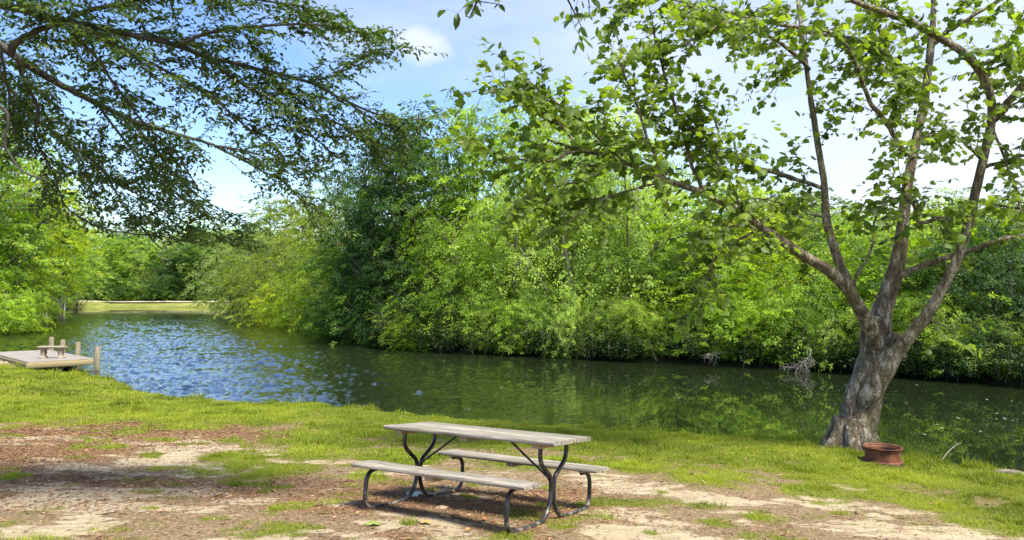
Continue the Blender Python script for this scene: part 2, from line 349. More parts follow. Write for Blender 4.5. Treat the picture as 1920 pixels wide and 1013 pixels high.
# gravel track along the top of the far bank
mb = MB(); tp = smooth_line([(-98, 158), (-88, 163.5), (-60, 162.5), (-30, 160), (0, 158)], 60); tn = norm(np.gradient(tp, axis=0)); tn = np.stack([-tn[:, 1], tn[:, 0]], -1)
wv_ = (1.2 + 1.0 * vnoise(tp[:, 0], tp[:, 1], 5, 44, 3))[:, None]; a_, b2 = tp - tn * wv_, tp + tn * wv_ * .9; vv = []
for q0, q1 in zip(a_, b2): vv += [(q0[0], q0[1], gz1(*q0) + .06), (q1[0], q1[1], gz1(*q1) + .06)]
k = np.arange(59) * 2; mb.add(vv, np.stack([k, k + 1, k + 3, k + 2], -1))
tag(mb.build('track', simple('pale_gravel', [(.3, (.5, .42, .3)), (.7, (.66, .58, .45))], 3., .95)), kind='structure')

# ------------------------------------------------------------------ the pond
M_WAT, n, b, L = mat('pond_water')
b.inputs['Base Color'].default_value = (.012, .018, .007, 1); b.inputs['Roughness'].default_value = .02; b.inputs['IOR'].default_value = 3.2
b.inputs['Specular IOR Level'].default_value = .62
tcn = N(n, 'ShaderNodeTexCoord'); sp = N(n, 'ShaderNodeSeparateXYZ'); L(tcn.outputs['Object'], sp.inputs[0])
mp1 = N(n, 'ShaderNodeMapping', {'Scale': (.45, 1.0, 1), 'Rotation': (0, 0, .12)}); L(tcn.outputs['Object'], mp1.inputs[0])
w1 = N(n, 'ShaderNodeTexNoise', {'Scale': 5.5, 'Detail': 3., 'Roughness': .6, 'Distortion': .3}); L(mp1.outputs[0], w1.inputs['Vector'])
mp2 = N(n, 'ShaderNodeMapping', {'Scale': (.30, 1.0, 1), 'Rotation': (0, 0, -.15)}); L(tcn.outputs['Object'], mp2.inputs[0])
w2 = N(n, 'ShaderNodeTexNoise', {'Scale': .8, 'Detail': 3.}); L(mp2.outputs[0], w2.inputs['Vector'])
# wind zone: rippled to the left, calm under the right bank and at the far end
wn_ = N(n, 'ShaderNodeTexNoise', {'Scale': .12, 'Detail': 4.}); L(tcn.outputs['Object'], wn_.inputs['Vector'])
m1 = N(n, 'ShaderNodeMath', operation='MULTIPLY_ADD'); m1.inputs[1].default_value = 5.; L(wn_.outputs[0], m1.inputs[0]); L(sp.outputs[0], m1.inputs[2])
mr = N(n, 'ShaderNodeMapRange', {1: 6.5, 2: -1.0, 3: .022, 4: 1.}, interpolation_type='SMOOTHSTEP'); L(m1.outputs[0], mr.inputs[0])
mr2 = N(n, 'ShaderNodeMapRange', {1: 118., 2: 104., 3: .03, 4: 1.}); L(sp.outputs[1], mr2.inputs[0])
mm = N(n, 'ShaderNodeMath', operation='MULTIPLY'); L(mr.outputs[0], mm.inputs[0]); L(mr2.outputs[0], mm.inputs[1])
def vm(op, a, b_=None, sc=None):
    q = N(n, 'ShaderNodeVectorMath', operation=op); L(a, q.inputs[0])
    if isinstance(b_, tuple): q.inputs[1].default_value = b_
    elif b_ is not None: L(b_, q.inputs[1])
    if sc is not None:
        if isinstance(sc, float): q.inputs['Scale'].default_value = sc
        else: L(sc, q.inputs['Scale'])
    return q.outputs[0]
v1 = vm('SUBTRACT', w1.outputs['Color'], (.5, .5, .5)); v2 = vm('SUBTRACT', w2.outputs['Color'], (.5, .5, .5))
vv_ = vm('ADD', v1, vm('SCALE', v2, sc=.5)); vv_ = vm('MULTIPLY', vv_, (.28, .48, 0.)); vv_ = vm('SCALE', vv_, sc=mm.outputs[0])
rg_ = N(n, 'ShaderNodeMath', operation='MULTIPLY_ADD'); rg_.inputs[1].default_value = .05; rg_.inputs[2].default_value = .015; L(mm.outputs[0], rg_.inputs[0]); L(rg_.outputs[0], b.inputs['Roughness'])
L(vm('NORMALIZE', vm('ADD', vv_, (0., 0., 1.))), b.inputs['Normal'])
def wind(x, y):
    q = x + 5.5 * (vnoise(x, y, 8, 301, 4) - .5) * 2 + np.maximum(0, y - 45) * .12
    return (1 - sstep(-5.5, 5.0, q)) * (1 - sstep(100, 114, y)) * (.55 + .9 * vnoise(x * .5, y, 5, 303, 4)) + .035
def waves(x, y):
    g = np.random.default_rng(99); z = np.zeros_like(x); wv = wind(x, y)
    wx = x + .5 * vnoise(x, y, 2.1, 305, 3); wy = y + .5 * vnoise(x, y, 1.7, 306, 3)
    for i in range(34):
        lam = .11 * 8 ** g.random(); a = g.normal(0, .55) + math.pi / 2; k = 2 * math.pi / lam; st = .078 * g.uniform(.6, 1.4)
        z += st / k * np.sin(k * (math.cos(a) * wx + math.sin(a) * wy) + g.uniform(0, 6.28))
    return z * wv
uu = np.arange(-.86, .861, .0019); yy = [7.0]
while yy[-1] < 172: yy.append(yy[-1] * 1.0062)
yy = np.array(yy); U, YY = np.meshgrid(uu, yy); XX = U * YY
edge = sstep(.86, .80, np.abs(U)); ZZ = waves(XX, YY) * edge * sstep(7, 7.5, YY) * sstep(171, 165, YY)
ZZ[0] = 0; ZZ[-1] = 0; ZZ[:, 0] = 0; ZZ[:, -1] = 0
m_, n2_ = U.shape; i0 = (np.arange(m_ - 1)[:, None] * n2_ + np.arange(n2_ - 1)[None]).ravel()
mb = MB(); mb.add(np.stack([XX, YY, ZZ], -1).reshape(-1, 3), np.stack([i0, i0 + 1, i0 + n2_ + 1, i0 + n2_], -1))
yl = yy[-1]; a0 = (-.86 * 7 if 0 else XX[0, 0], 7, 0); a1 = (XX[0, -1], 7, 0); b0_ = (XX[-1, 0], yl, 0); b1_ = (XX[-1, -1], yl, 0)
mb.add([a0, b0_, (-160, yl, 0), (-160, 7, 0)], [(0, 1, 2, 3)]); mb.add([a1, (160, 7, 0), (160, yl, 0), b1_], [(0, 1, 2, 3)]); mb.add([(-160, 7, 0), (-160, -30, 0), (160, -30, 0), (160, 7, 0)], [(0, 1, 2, 3)])
tag(mb.build('water', M_WAT, smooth=True), kind='structure')

# ------------------------------------------------------------------ grass and litter on the lawn
def scatter(nn, x0, x1, y0, y1):
    return rng.uniform(x0, x1, nn), rng.uniform(y0, y1, nn)
def in_view(x, y, m=1.15): return (np.abs(x) < y * .667 * m + .6) & (y > 3.9)
mb = MB()
M_GRASS = leaf_mat('grass_blades', (.185, .232, .024), 1.5, .4, .2, .6)
for nn, box_, hgt, wid in ((1000000, (-8, 8, 4.2, 10.5), .021, .0040), (700000, (-11, 9.5, 10, 17.5), .026, .0070), (190000, (-19, -7, 15, 28), .032, .012)):
    x, y = scatter(nn, *box_); s = sdist(x, y); keep = (s > .06) & in_view(x, y) & is_near(x, y); x, y, s = x[keep], y[keep], s[keep]
    g, nd, sa = masks(x, y, s); keep = rng.random(len(x)) < np.clip((g - .12) * 1.5, 0, 1) ** 1.4 + .02; x, y, s, g = x[keep], y[keep], s[keep], g[keep]
    z = gz(x, y, s); n_ = len(x); tall = .55 + .9 * vnoise(x, y, .25, 5, 3) ** 1.5 + 1.6 * sstep(.62, .72, vnoise(x, y, .3, 203, 3)) + 1.0 * (s < .45) * sstep(.5, .7, vnoise(x, y, .5, 205, 3))
    h = hgt * rng.uniform(.5, 1.5, n_) * tall * (.55 + .6 * g) * (1 + .9 * (s < .5)); az = rng.uniform(0, 6.28, n_); lean = rng.uniform(.1, 1.1, n_)
    D = np.stack([np.cos(az), np.sin(az), 0 * az], -1); Pn = np.stack([-np.sin(az), np.cos(az), 0 * az], -1)
    base = np.stack([x, y, z - .004], -1); ww = (wid * rng.uniform(.6, 1.3, n_))[:, None]
    tip = base + D * (h * lean)[:, None] + np.array([0, 0, 1.]) * h[:, None]
    v = np.stack([base - Pn * ww, base + Pn * ww, tip], 1).reshape(-1, 3)
    rv = np.clip(-.05 + 1.15 * vnoise(x, y, .9, 61, 5) + rng.normal(0, .2, n_) - .15 * (1 - g), 0, 1)
    mb.add(v, np.arange(3 * n_).reshape(-1, 3), rv)
tag(mb.build('grass', M_GRASS), 'short bright green grass growing in a band along the pond edge', 'grass', kind='stuff')

def litter_mat():
    m, n, b, L = mat('dry_leaf_litter'); at = N(n, 'ShaderNodeAttribute', attribute_name='rnd')
    r = ramp_node(n, [(0, (.09, .048, .025)), (.35, (.22, .115, .06)), (.6, (.38, .21, .10)), (.8, (.50, .34, .17)), (1, (.62, .46, .14))]); L(at.outputs['Fac'], r.inputs[0])
    L(r.outputs[0], b.inputs['Base Color']); b.inputs['Roughness'].default_value = .8; return m
M_LIT = litter_mat()
mb = MB(); x, y = scatter(260000, -8, 8, 4.2, 14); s = sdist(x, y); keep = (s > .3) & in_view(x, y); x, y, s = x[keep], y[keep], s[keep]
g, nd, sa = masks(x, y, s); pr = np.clip(nd * 1.2, 0, 1) * (1 - .8 * g) + .06 + .10 * (1 - g) * (1 - sa)
keep = rng.random(len(x)) < pr * .95; x, y, s = x[keep], y[keep], s[keep]; n_ = len(x); az = rng.uniform(0, 6.28, n_)
A = np.stack([np.cos(az), np.sin(az), rng.normal(0, .15, n_)], -1); Nn = norm(np.stack([rng.normal(0, .3, n_), rng.normal(0, .3, n_), np.ones(n_)], -1))
sz = np.where(rng.random(n_) < .06, rng.uniform(.04, .07, n_), rng.uniform(.012, .034, n_))
T = (LEAF4[0] * np.array([1, .8, 1.]), LEAF4[1])
hf = rng.random(n_) < .55; pp_ = np.stack([x, y, gz(x, y, s) + .006], -1); rb_ = rng.beta(1.7, 2.6, n_)
leaves(mb, pp_[~hf], A[~hf], Nn[~hf], sz[~hf], T, rb_[~hf])
leaves(mb, pp_[hf], A[hf], Nn[hf], sz[hf] * 2.6, (LEAF4[0] * np.array([1, .16, .3]), LEAF4[1]), rb_[hf] * .8)
tag(mb.build('leaf_litter', M_LIT), 'rust brown needles and dry leaf scraps strewn over the bare soil', 'leaf litter', kind='stuff')

# ------------------------------------------------------------------ picnic table
M_WOOD, n, b, L = mat('weathered_grey_wood')
tcn = N(n, 'ShaderNodeTexCoord'); mpn = N(n, 'ShaderNodeMapping', {'Scale': (1.2, 22, 22)}); L(tcn.outputs['Object'], mpn.inputs[0])
w = N(n, 'ShaderNodeTexNoise', {'Scale': 2.2, 'Detail': 8., 'Roughness': .65, 'Distortion': .6}); L(mpn.outputs[0], w.inputs['Vector'])
w2_ = N(n, 'ShaderNodeTexNoise', {'Scale': 3.5, 'Detail': 5.}); L(tcn.outputs['Object'], w2_.inputs['Vector'])
at = N(n, 'ShaderNodeAttribute', attribute_name='rnd'); r1 = ramp_node(n, [(.33, (.05, .04, .03)), (.47, (.22, .19, .15)), (.68, (.42, .385, .33))]); L(w.outputs[0], r1.inputs[0])
hs = N(n, 'ShaderNodeHueSaturation'); mv = N(n, 'ShaderNodeMapRange', {3: .72, 4: 1.18}); L(at.outputs['Fac'], mv.inputs[0]); L(mv.outputs[0], hs.inputs['Value']); L(r1.outputs[0], hs.inputs['Color'])
mo = N(n, 'ShaderNodeMapRange', {1: .50, 2: .72, 3: 0., 4: .5}); L(w2_.outputs[0], mo.inputs[0]); mq = N(n, 'ShaderNodeMix', data_type='RGBA'); mq.inputs[7].default_value = (.20, .19, .10, 1)
L(mo.outputs[0], mq.inputs[0]); L(hs.outputs[0], mq.inputs[6]); L(mq.outputs[2], b.inputs['Base Color']); b.inputs['Roughness'].default_value = .85
bp = N(n, 'ShaderNodeBump', {'Strength': .8, 'Distance': .004}); L(w.outputs[0], bp.inputs['Height']); L(bp.outputs[0], b.inputs['Normal'])
M_CLEAT = simple('tan_cleat_wood', [(.3, (.24, .16, .08)), (.7, (.46, .34, .20))], 8., .85, (1, 8, 8), .002)
M_TUBE = simple('black_painted_tube', [(.42, (.012, .013, .016)), (.60, (.03, .03, .032)), (.70, (.20, .17, .13))], 14., .32, (1, 1, 1), .0006)
n = M_TUBE.node_tree; L = n.links.new
tcz = N(n, 'ShaderNodeTexCoord'); spz = N(n, 'ShaderNodeSeparateXYZ'); L(tcz.outputs['Object'], spz.inputs[0]); mz = N(n, 'ShaderNodeMapRange', {1: .02, 2: .22, 3: .13, 4: -.02}); L(spz.outputs[2], mz.inputs[0])
noz = [q for q in n.nodes if q.type == 'TEX_NOISE'][0]; rpz = [q for q in n.nodes if q.type == 'VALTORGB'][0]; az_ = N(n, 'ShaderNodeMath', operation='ADD'); L(noz.outputs[0], az_.inputs[0]); L(mz.outputs[0], az_.inputs[1]); L(az_.outputs[0], rpz.inputs[0])
tloc = (-.300, 7.36); yaw = -.549; FXX, FW = .765, .775
def tw(lx, ly): return tloc[0] + math.cos(yaw) * lx - math.sin(yaw) * ly, tloc[1] + math.sin(yaw) * lx + math.cos(yaw) * ly
q = [(lx, ly, gz1(*tw(lx, ly))) for lx in (-FXX, FXX) for ly in (-FW, -.4, .4, FW)]
Aq = np.array([(1, a, b_) for a, b_, _ in q]); co = np.linalg.lstsq(Aq, np.array([c_ for _, _, c_ in q]), rcond=None)[0]
pt = empty('picnic_table', (tloc[0], tloc[1], co[0] - .012)); pt.rotation_euler = (math.atan(co[2]), -math.atan(co[1]), yaw)
tag(pt, 'weathered grey wooden picnic table with two benches on bent black tube legs', 'picnic table')
def planks(name, ys, z, wd, th, ln, seed):
    g = np.random.default_rng(seed); mb = MB()
    for i, yy in enumerate(ys):
        sag = 10; xs = .012 + np.linspace(-ln / 2 + g.uniform(-.008, .008), ln / 2 + g.uniform(-.008, .008), sag)
        dz = g.normal(0, .0012, sag).cumsum() * .5; dy = g.normal(0, .0008, sag)
        prof = [(-wd / 2 + .005, -th), (wd / 2 - .005, -th), (wd / 2, -th + .005), (wd / 2, -.006), (wd / 2 - .006, 0), (-wd / 2 + .006, 0), (-wd / 2, -.006), (-wd / 2, -th + .005)]
        v = np.array([(x_, yy + a + dy[k], z + b_ + dz[k]) for k, x_ in enumerate(xs) for a, b_ in prof]); m = 8
        i0 = np.arange(sag - 1)[:, None] * m; j = np.arange(m)[None]; f = np.stack([i0 + j, i0 + (j + 1) % m, i0 + m + (j + 1) % m, i0 + m + j], -1).reshape(-1, 4)
        rr = g.random(); mb.add(v, f, rr); mb.add(v, [list(range(m))[::-1]], rr); mb.add(v, [[(sag - 1) * m + t for t in range(m)]], rr)
    return mb.build(name, M_WOOD, pt)
planks('tabletop', [(-2 + i) * .152 for i in range(5)], .75, .146, .036, 1.89, 1)
planks('seat', [-.745, -.603], .430, .136, .036, 1.87, 2)
planks('seat', [.603, .745], .430, .136, .036, 1.87, 3)
def cleat(x, y0, y1, z, w_=.085, h=.036):
    mb = MB(); M3 = np.array([[0, 1, 0], [1, 0, 0], [0, 0, 1.]])
    boxm(mb, (x, (y0 + y1) / 2, z - h / 2), (y1 - y0, w_, h), M3, .004); return mb.build('cleat', M_CLEAT, pt)
for x_ in (-FXX - .005, 0, FXX + .005): cleat(x_, -.345, .345, .7125)
for x_ in (-.03,): cleat(x_, -.80, -.55, .3925); cleat(x_, .55, .80, .3925)
for x_ in (-FXX, FXX):
    for s_ in (-1, 1): cleat(x_, min(s_ * .56, s_ * .74), max(s_ * .56, s_ * .74), .3925, .06, .012)
prof = [(-.245, .676), (-.245, .60), (-.215, .53), (-.13, .465), (-.055, .41), (-.027, .34), (-.026, .26), (-.045, .17), (-.10, .085), (-.19, .036), (-.32, .022), (-.50, .022), (-.66, .024), (-.735, .05), (-.772, .115), (-.775, .22), (-.765, .30), (-.725, .352), (-.66, .372), (-.58, .374)]
for x_ in (-FXX, FXX):
    for s_ in (1, -1):
        mb = MB(); pl = smooth_line([(x_ + .0, a * s_, b_) for a, b_ in prof], 90); tube(mb, pl, .0205, 14)
        mb.build('leg_frame', M_TUBE, pt, True)
for s_ in (-1, 1):
    mb = MB(); tube(mb, smooth_line([(s_ * .20, 0, .712), (s_ * .27, 0, .700), (s_ * .50, 0, .54), (s_ * .70, 0, .40), (s_ * (FXX - .005), 0, .325)], 24), .0105, 10)
    mb.build('brace', M_TUBE, pt, True)

# ------------------------------------------------------------------ rusty fire ring made of a wheel rim
M_RUST = simple('rust', [(.3, (.035, .012, .007)), (.5, (.11, .032, .012)), (.72, (.24, .085, .028))], 9., .75, (1, 1, 1), .002)
rc = at_z(1655, 863, .58); rz = gz1(rc[0], rc[1])
fr = empty('fire_ring', (rc[0], rc[1], rz)); fr.scale = (.92, .92, .95); tag(fr, 'rusty round steel wheel rim used as fire ring beside the sycamore trunk', 'fire ring')
def lathe(name, prof, sides, m, parent, wob=0.0):
    th = np.linspace(0, 2 * math.pi, sides, endpoint=False); p = np.array(prof); mb = MB()
    w_ = 1 + wob * np.sin(3 * th + 1) + wob * .6 * np.sin(5 * th)
    v = np.stack([p[:, 0:1] * np.cos(th) * w_, p[:, 0:1] * np.sin(th) * w_, p[:, 1:2] * np.ones(sides)], -1)
    i = np.arange(len(p) - 1)[:, None] * sides; j = np.arange(sides)[None]
    mb.add(v.reshape(-1, 3), np.stack([i + j, i + (j + 1) % sides, i + sides + (j + 1) % sides, i + sides + j], -1).reshape(-1, 4))
    return mb.build(name, m, parent, True)
lathe('rim_wall', [(.235, .03), (.262, .03), (.262, .07), (.255, .10), (.257, .19), (.262, .225), (.252, .225), (.246, .19), (.243, .10), (.235, .03)], 64, M_RUST, fr, .004)
lathe('rim_lip', [(.262, .226), (.285, .229), (.294, .240), (.291, .252), (.280, .249), (.262, .240), (.255, .229), (.262, .226)], 64, M_RUST, fr, .004)
lathe('base_flange', [(.262, .028), (.285, .022), (.296, .028), (.296, .038), (.284, .044), (.264, .060), (.262, .028)], 64, M_RUST, fr, .004)
M_CHAR = simple('charred_ash', [(.3, (.01, .009, .008)), (.6, (.05, .045, .04)), (.8, (.2, .19, .18))], 20., .95, bump=.01)
lathe('ash_bed', [(.0, .07), (.10, .065), (.18, .055), (.24, .04), (.24, .0)], 40, M_CHAR, fr, .01)
for i, (a_deg, ln) in enumerate(((-70, .16), (-100, .12))):
    mb = MB(); a1 = math.radians(a_deg); c_ = np.array((.27 * math.cos(a1), .27 * math.sin(a1), .012)); d_ = np.array((math.cos(.3 + i), math.sin(.3 + i) * .4, 0))
    pts = [c_ - d_ * ln / 2, c_ + np.array((0, 0, .004)), c_ + d_ * ln / 2]; tube(mb, smooth_line(pts, 8), .013, 7, lump=.15, seed=i)
    ck = mb.build('charred_stick', M_CHAR); ck.location = fr.location
    tag(ck, ['short charred stick under the right side of the rusty fire ring', 'short charred stick under the front of the rusty fire ring'][i], 'stick')

# ------------------------------------------------------------------ dock, posts and stone bench
M_DECK = simple('pale_deck_boards', [(.3, (.20, .175, .145)), (.7, (.30, .26, .22))], 3., .85, (1, 1, 1), .002)
M_FASC = simple('yellow_pine', [(.3, (.22, .175, .08)), (.7, (.33, .27, .14))], 2.5, .8, (1, 8, 8), .002)
M_POST = simple('weathered_post', [(.3, (.13, .105, .065)), (.7, (.28, .235, .155))], 5., .9, (3, 3, .5), .004)
B0 = np.array([-16.35, 30.05]); ex = norm(np.array([.71, .70])); A0 = B0 - ex * 2.22; ey = np.array([-ex[1], ex[0]]); DW, DL, DZ = 2.22, 6.4, .44
dk = empty('dock', (A0[0], A0[1], 0), math.atan2(ex[1], ex[0])); tag(dk, 'small pale wooden dock standing over the water at the pond edge', 'dock')
mb = MB()
for i in range(43): boxm(mb, (DW / 2, .075 + i * .149, DZ - .02), (DW, .143, .04), None, .003, random.random())
mb.build('deck', M_DECK, dk)
for c_, s_ in (((DW / 2, -.02, DZ - .14), (DW + .04, .04, .21)), ((DW / 2, DL + .03, DZ - .14), (DW + .04, .04, .21))):
    mb = MB(); boxm(mb, c_, s_, None, .004); mb.build('fascia', M_FASC, dk)
R90 = np.array([[0, -1, 0], [1, 0, 0], [0, 0, 1.]])
for x_ in (-.02, DW + .02):
    mb = MB(); boxm(mb, (x_, DL / 2, DZ - .14), (DL, .04, .19), R90, .004); mb.build('fascia', M_FASC, dk)
for (x_, y_, top) in ((DW + .12, -.12, 1.0 - .10), (DW + .12, 2.4, .96), (DW + .12, 4.6, .96), (DW + .12, 6.4, 1.0), (.35, .25, DZ - .05), (1.15, .3, DZ - .05), (.3, 5.8, DZ - .05)):
    mb = MB(); tube(mb, [(x_, y_, -1.0), (x_, y_, 0), (x_, y_, top - .01), (x_, y_, top)], [.1, .1, .1, .093], 16); mb.build('post', M_POST, dk, False)
M_STONE = simple('cast_stone', [(.3, (.20, .165, .12)), (.7, (.34, .29, .22))], 12., .9, bump=.004)
def dockpt(x_, y_): return A0 + ex * x_ + ey * y_
bc = dockpt(1.10, 1.15); sb = empty('stone_bench', (bc[0], bc[1], DZ + .001), .03); tag(sb, 'small cast stone bench with two scrolled pedestals standing on the dock', 'bench')
mb = MB(); th = np.linspace(-.50, .50, 13); pf = [(-.17, .40), (-.19, .43), (-.19, .455), (-.17, .475), (.17, .475), (.19, .455), (.19, .43), (.17, .40)]
v = np.array([(t, a + .10 * t * t, b_) for t in th for a, b_ in pf]); i0 = np.arange(12)[:, None] * 8; j = np.arange(8)[None]
mb.add(v, np.stack([i0 + j, i0 + (j + 1) % 8, i0 + 8 + (j + 1) % 8, i0 + 8 + j], -1).reshape(-1, 4)); mb.add(v, [list(range(8))[::-1]]); mb.add(v, [[96 + t for t in range(8)]])
mb.build('seat', M_STONE, sb)
for x_ in (-.33, .33):
    mb = MB(); pr_ = [(0, .13), (.05, .13), (.07, .10), (.14, .085), (.22, .11), (.30, .095), (.34, .12), (.40, .14)]; v = []
    for z_, w_ in pr_:
        v += [(x_ - w_ * .72, -w_ * .95, z_), (x_ + w_ * .72, -w_ * .95, z_), (x_ + w_ * .72, w_ * .95, z_), (x_ - w_ * .72, w_ * .95, z_)]
    i0 = np.arange(7)[:, None] * 4; j = np.arange(4)[None]; mb.add(v, np.stack([i0 + j, i0 + (j + 1) % 4, i0 + 4 + (j + 1) % 4, i0 + 4 + j], -1).reshape(-1, 4)); mb.add(v, [(3, 2, 1, 0), (28, 29, 30, 31)])
    mb.build('leg', M_STONE, sb)

# ------------------------------------------------------------------ forest trees: templates, then copies
M_PALE = simple('pale_dead_wood', [(.3, (.15, .13, .10)), (.7, (.30, .27, .225))], 12., .85)
def tree_meshes(seed, H, R, zlo, nl, ns, lps, ls, droop=.5, shape=1.0, spray=.5, trunk_r=.13, flat=.35, side=0.0):
    """trunk (with limbs) and crown of a tree; crown = limbs -> sprays -> leaves"""
    g = np.random.default_rng(seed); tr = MB(); cr = MB()
    bend = g.normal(0, .05 * H, 2)
    top = np.array([bend[0], bend[1], H * .93])
    tl = smooth_line([(0, 0, -.5), (0, 0, 0), (bend[0] * .2 + g.normal(0, .1), bend[1] * .2, H * .3), (bend[0] * .6, bend[1] * .6 + g.normal(0, .1), H * .62), top], 24)
    u = np.linspace(0, 1, 24); tube(tr, tl, trunk_r * (1.25 - 1.15 * u) ** .9 + .012, 9, lump=.08, seed=seed)
    zc = zlo + (H - zlo) * .45; cz = (H - zlo) / 2
    PP, AA, NN, SS, RR = [], [], [], [], []
    for i in range(nl):
        f = (i + g.uniform(.2, .8)) / nl; zt = zlo + (H - zlo) * f ** (1 / shape)
        az = i * 2.39996 + g.normal(0, .35); rad = R * math.sqrt(max(.06, 1 - abs((zt - zc) / (cz * 1.13)) ** 2.5)) * g.uniform(.68, 1.12)
        if side: rad *= 1 + side * math.cos(az + math.pi / 2)
        o = np.array([math.cos(az), math.sin(az), 0]); z0 = max(.25 * H * f, zt - rad * g.uniform(.35, .9)); z0 = min(z0, H * .88)
        kk = int(np.clip(z0 / (H * .93 + .5) * 23 + 1, 1, 23)); st = tl[kk]; tip = np.array([tl[min(kk + 2, 23)][0], tl[min(kk + 2, 23)][1], 0]) + o * rad + np.array([0, 0, zt])
        mid = st * .5 + tip * .5 + np.array([0, 0, .14 * rad]) + g.normal(0, .12, 3); lb = smooth_line([st, mid, tip], 9)
        tube(tr, lb, np.linspace(trunk_r * .34, .010, 9), 5, cap=False)
        m = int(ns * (.5 + rad / R * .7)); t = g.beta(2.2, 1.15, m); ci = lb[np.clip((t * 8).astype(int), 0, 8)]
        sdv = .20 * R * (.5 + t[:, None]) * g.normal(0, 1, (m, 3)) * np.array([1, 1, .55]); c0 = ci + sdv
        c0[:, 2] = np.maximum(c0[:, 2], .12)
        od = norm(c0 * np.array([1, 1, 0]) + np.array([1e-3, 0, 0])); tone = np.clip(g.normal(.5, .13), 0, 1)
        for j in range(m):
            k = int(lps * g.uniform(.5, 1.4)); r_ = spray * g.uniform(.55, 1.25)
            d_ = norm(od[j] + g.normal(0, .45, 3) * np.array([1, 1, .3])); lat = np.array([-d_[1], d_[0], 0]); a = g.uniform(-.15, 1, k); w_ = g.normal(0, .34, k) * (1.1 - .6 * np.abs(a))
            p = c0[j] + r_ * (a[:, None] * d_ + w_[:, None] * lat); p[:, 2] += -droop * r_ * np.maximum(a, 0) ** 2 + g.normal(0, .11, k) * r_
            ax = d_ * .8 + lat * np.sign(w_)[:, None] * .7 + g.normal(0, .35, (k, 3)); ax[:, 2] -= .25 + droop * .3
            nn_ = np.array([0, 0, 1.]) + d_ * .75 + g.normal(0, flat, (k, 3))
            PP.append(p); AA.append(ax); NN.append(nn_); SS.append(ls * g.uniform(.65, 1.35, k)); RR.append(np.clip(tone + g.normal(0, .20) + g.normal(0, .14, k), 0, 1))
    leaves(cr, np.concatenate(PP), np.concatenate(AA), np.concatenate(NN), np.concatenate(SS), LEAF4, np.concatenate(RR))
    return tr.mesh('trunk', M_BARK, True), cr.mesh('crown', M_LEAF)
T = {
 'tall': [tree_meshes(11, 12, 3.3, 1.6, 34, 26, 34, .15, .45), tree_meshes(12, 12, 3.6, 1.2, 36, 26, 34, .145, .6), tree_meshes(13, 12, 3.0, 2.0, 32, 24, 36, .15, .35)],
 'round': [tree_meshes(21, 8, 3.3, .7, 34, 24, 36, .125, .5), tree_meshes(22, 8, 3.0, .5, 32, 24, 36, .12, .7)],
 'bush': [tree_meshes(31, 4, 2.6, .15, 26, 22, 34, .10, .55, shape=.9, trunk_r=.07, spray=.42), tree_meshes(32, 4, 2.9, .2, 28, 20, 34, .105, .8, shape=1.1, trunk_r=.07, spray=.45)],
 'droop': [tree_meshes(41, 9, 3.8, .7, 34, 26, 32, .13, 1.05, spray=.62, flat=.22), tree_meshes(42, 9, 3.6, 1.1, 32, 26, 32, .13, .95, spray=.6, flat=.2)],
 'far': [tree_meshes(51, 14, 4.2, 1.8, 30, 16, 26, .30, .4, spray=.8), tree_meshes(52, 14, 4.8, 1.2, 30, 16, 26, .30, .5, spray=.85), tree_meshes(53, 14, 3.8, 2.4, 28, 15, 26, .28, .35, spray=.75)],
}
BASE_H = {'tall': 12, 'round': 8, 'bush': 4, 'droop': 9, 'far': 14}
BASE_R = {'tall': 3.3, 'round': 3.15, 'bush': 2.75, 'droop': 3.7, 'far': 4.3}
def put_tree(kind, var, x, y, H, R, col, label, name='tree', cat='tree', group=None, rz=None, zoff=0.0, tilt=0.0):
    tm, cm = T[kind][var % len(T[kind])]; z = gz1(x, y)
    r = empty(name, (x, y, max(z, -.1) + zoff), random.uniform(0, 6.28) if rz is None else rz)
    tag(r, label, cat, group)
    sx = R / BASE_R[kind]; r.scale = (sx, sx, H / BASE_H[kind])
    if tilt: r.rotation_euler[1] = tilt * math.cos(r.rotation_euler[2]); r.rotation_euler[0] = tilt * math.sin(r.rotation_euler[2])
    for nm, me in (('trunk', tm), ('crown', cm)):
        c_ = bpy.data.objects.new(nm, me); C.objects.link(c_); c_.parent = r
        c_.color = (*col, 1)
    return r
BR = (.165, .265, .018); LG = (.195, .285, .05); DK = (.030, .078, .014); OL = (.14, .19, .03); MD = (.080, .150, .018); YG = (.235, .30, .015); GG = (.15, .21, .065)
def topH(py, d): return (HOR - py) / FPX * d + CAMZ
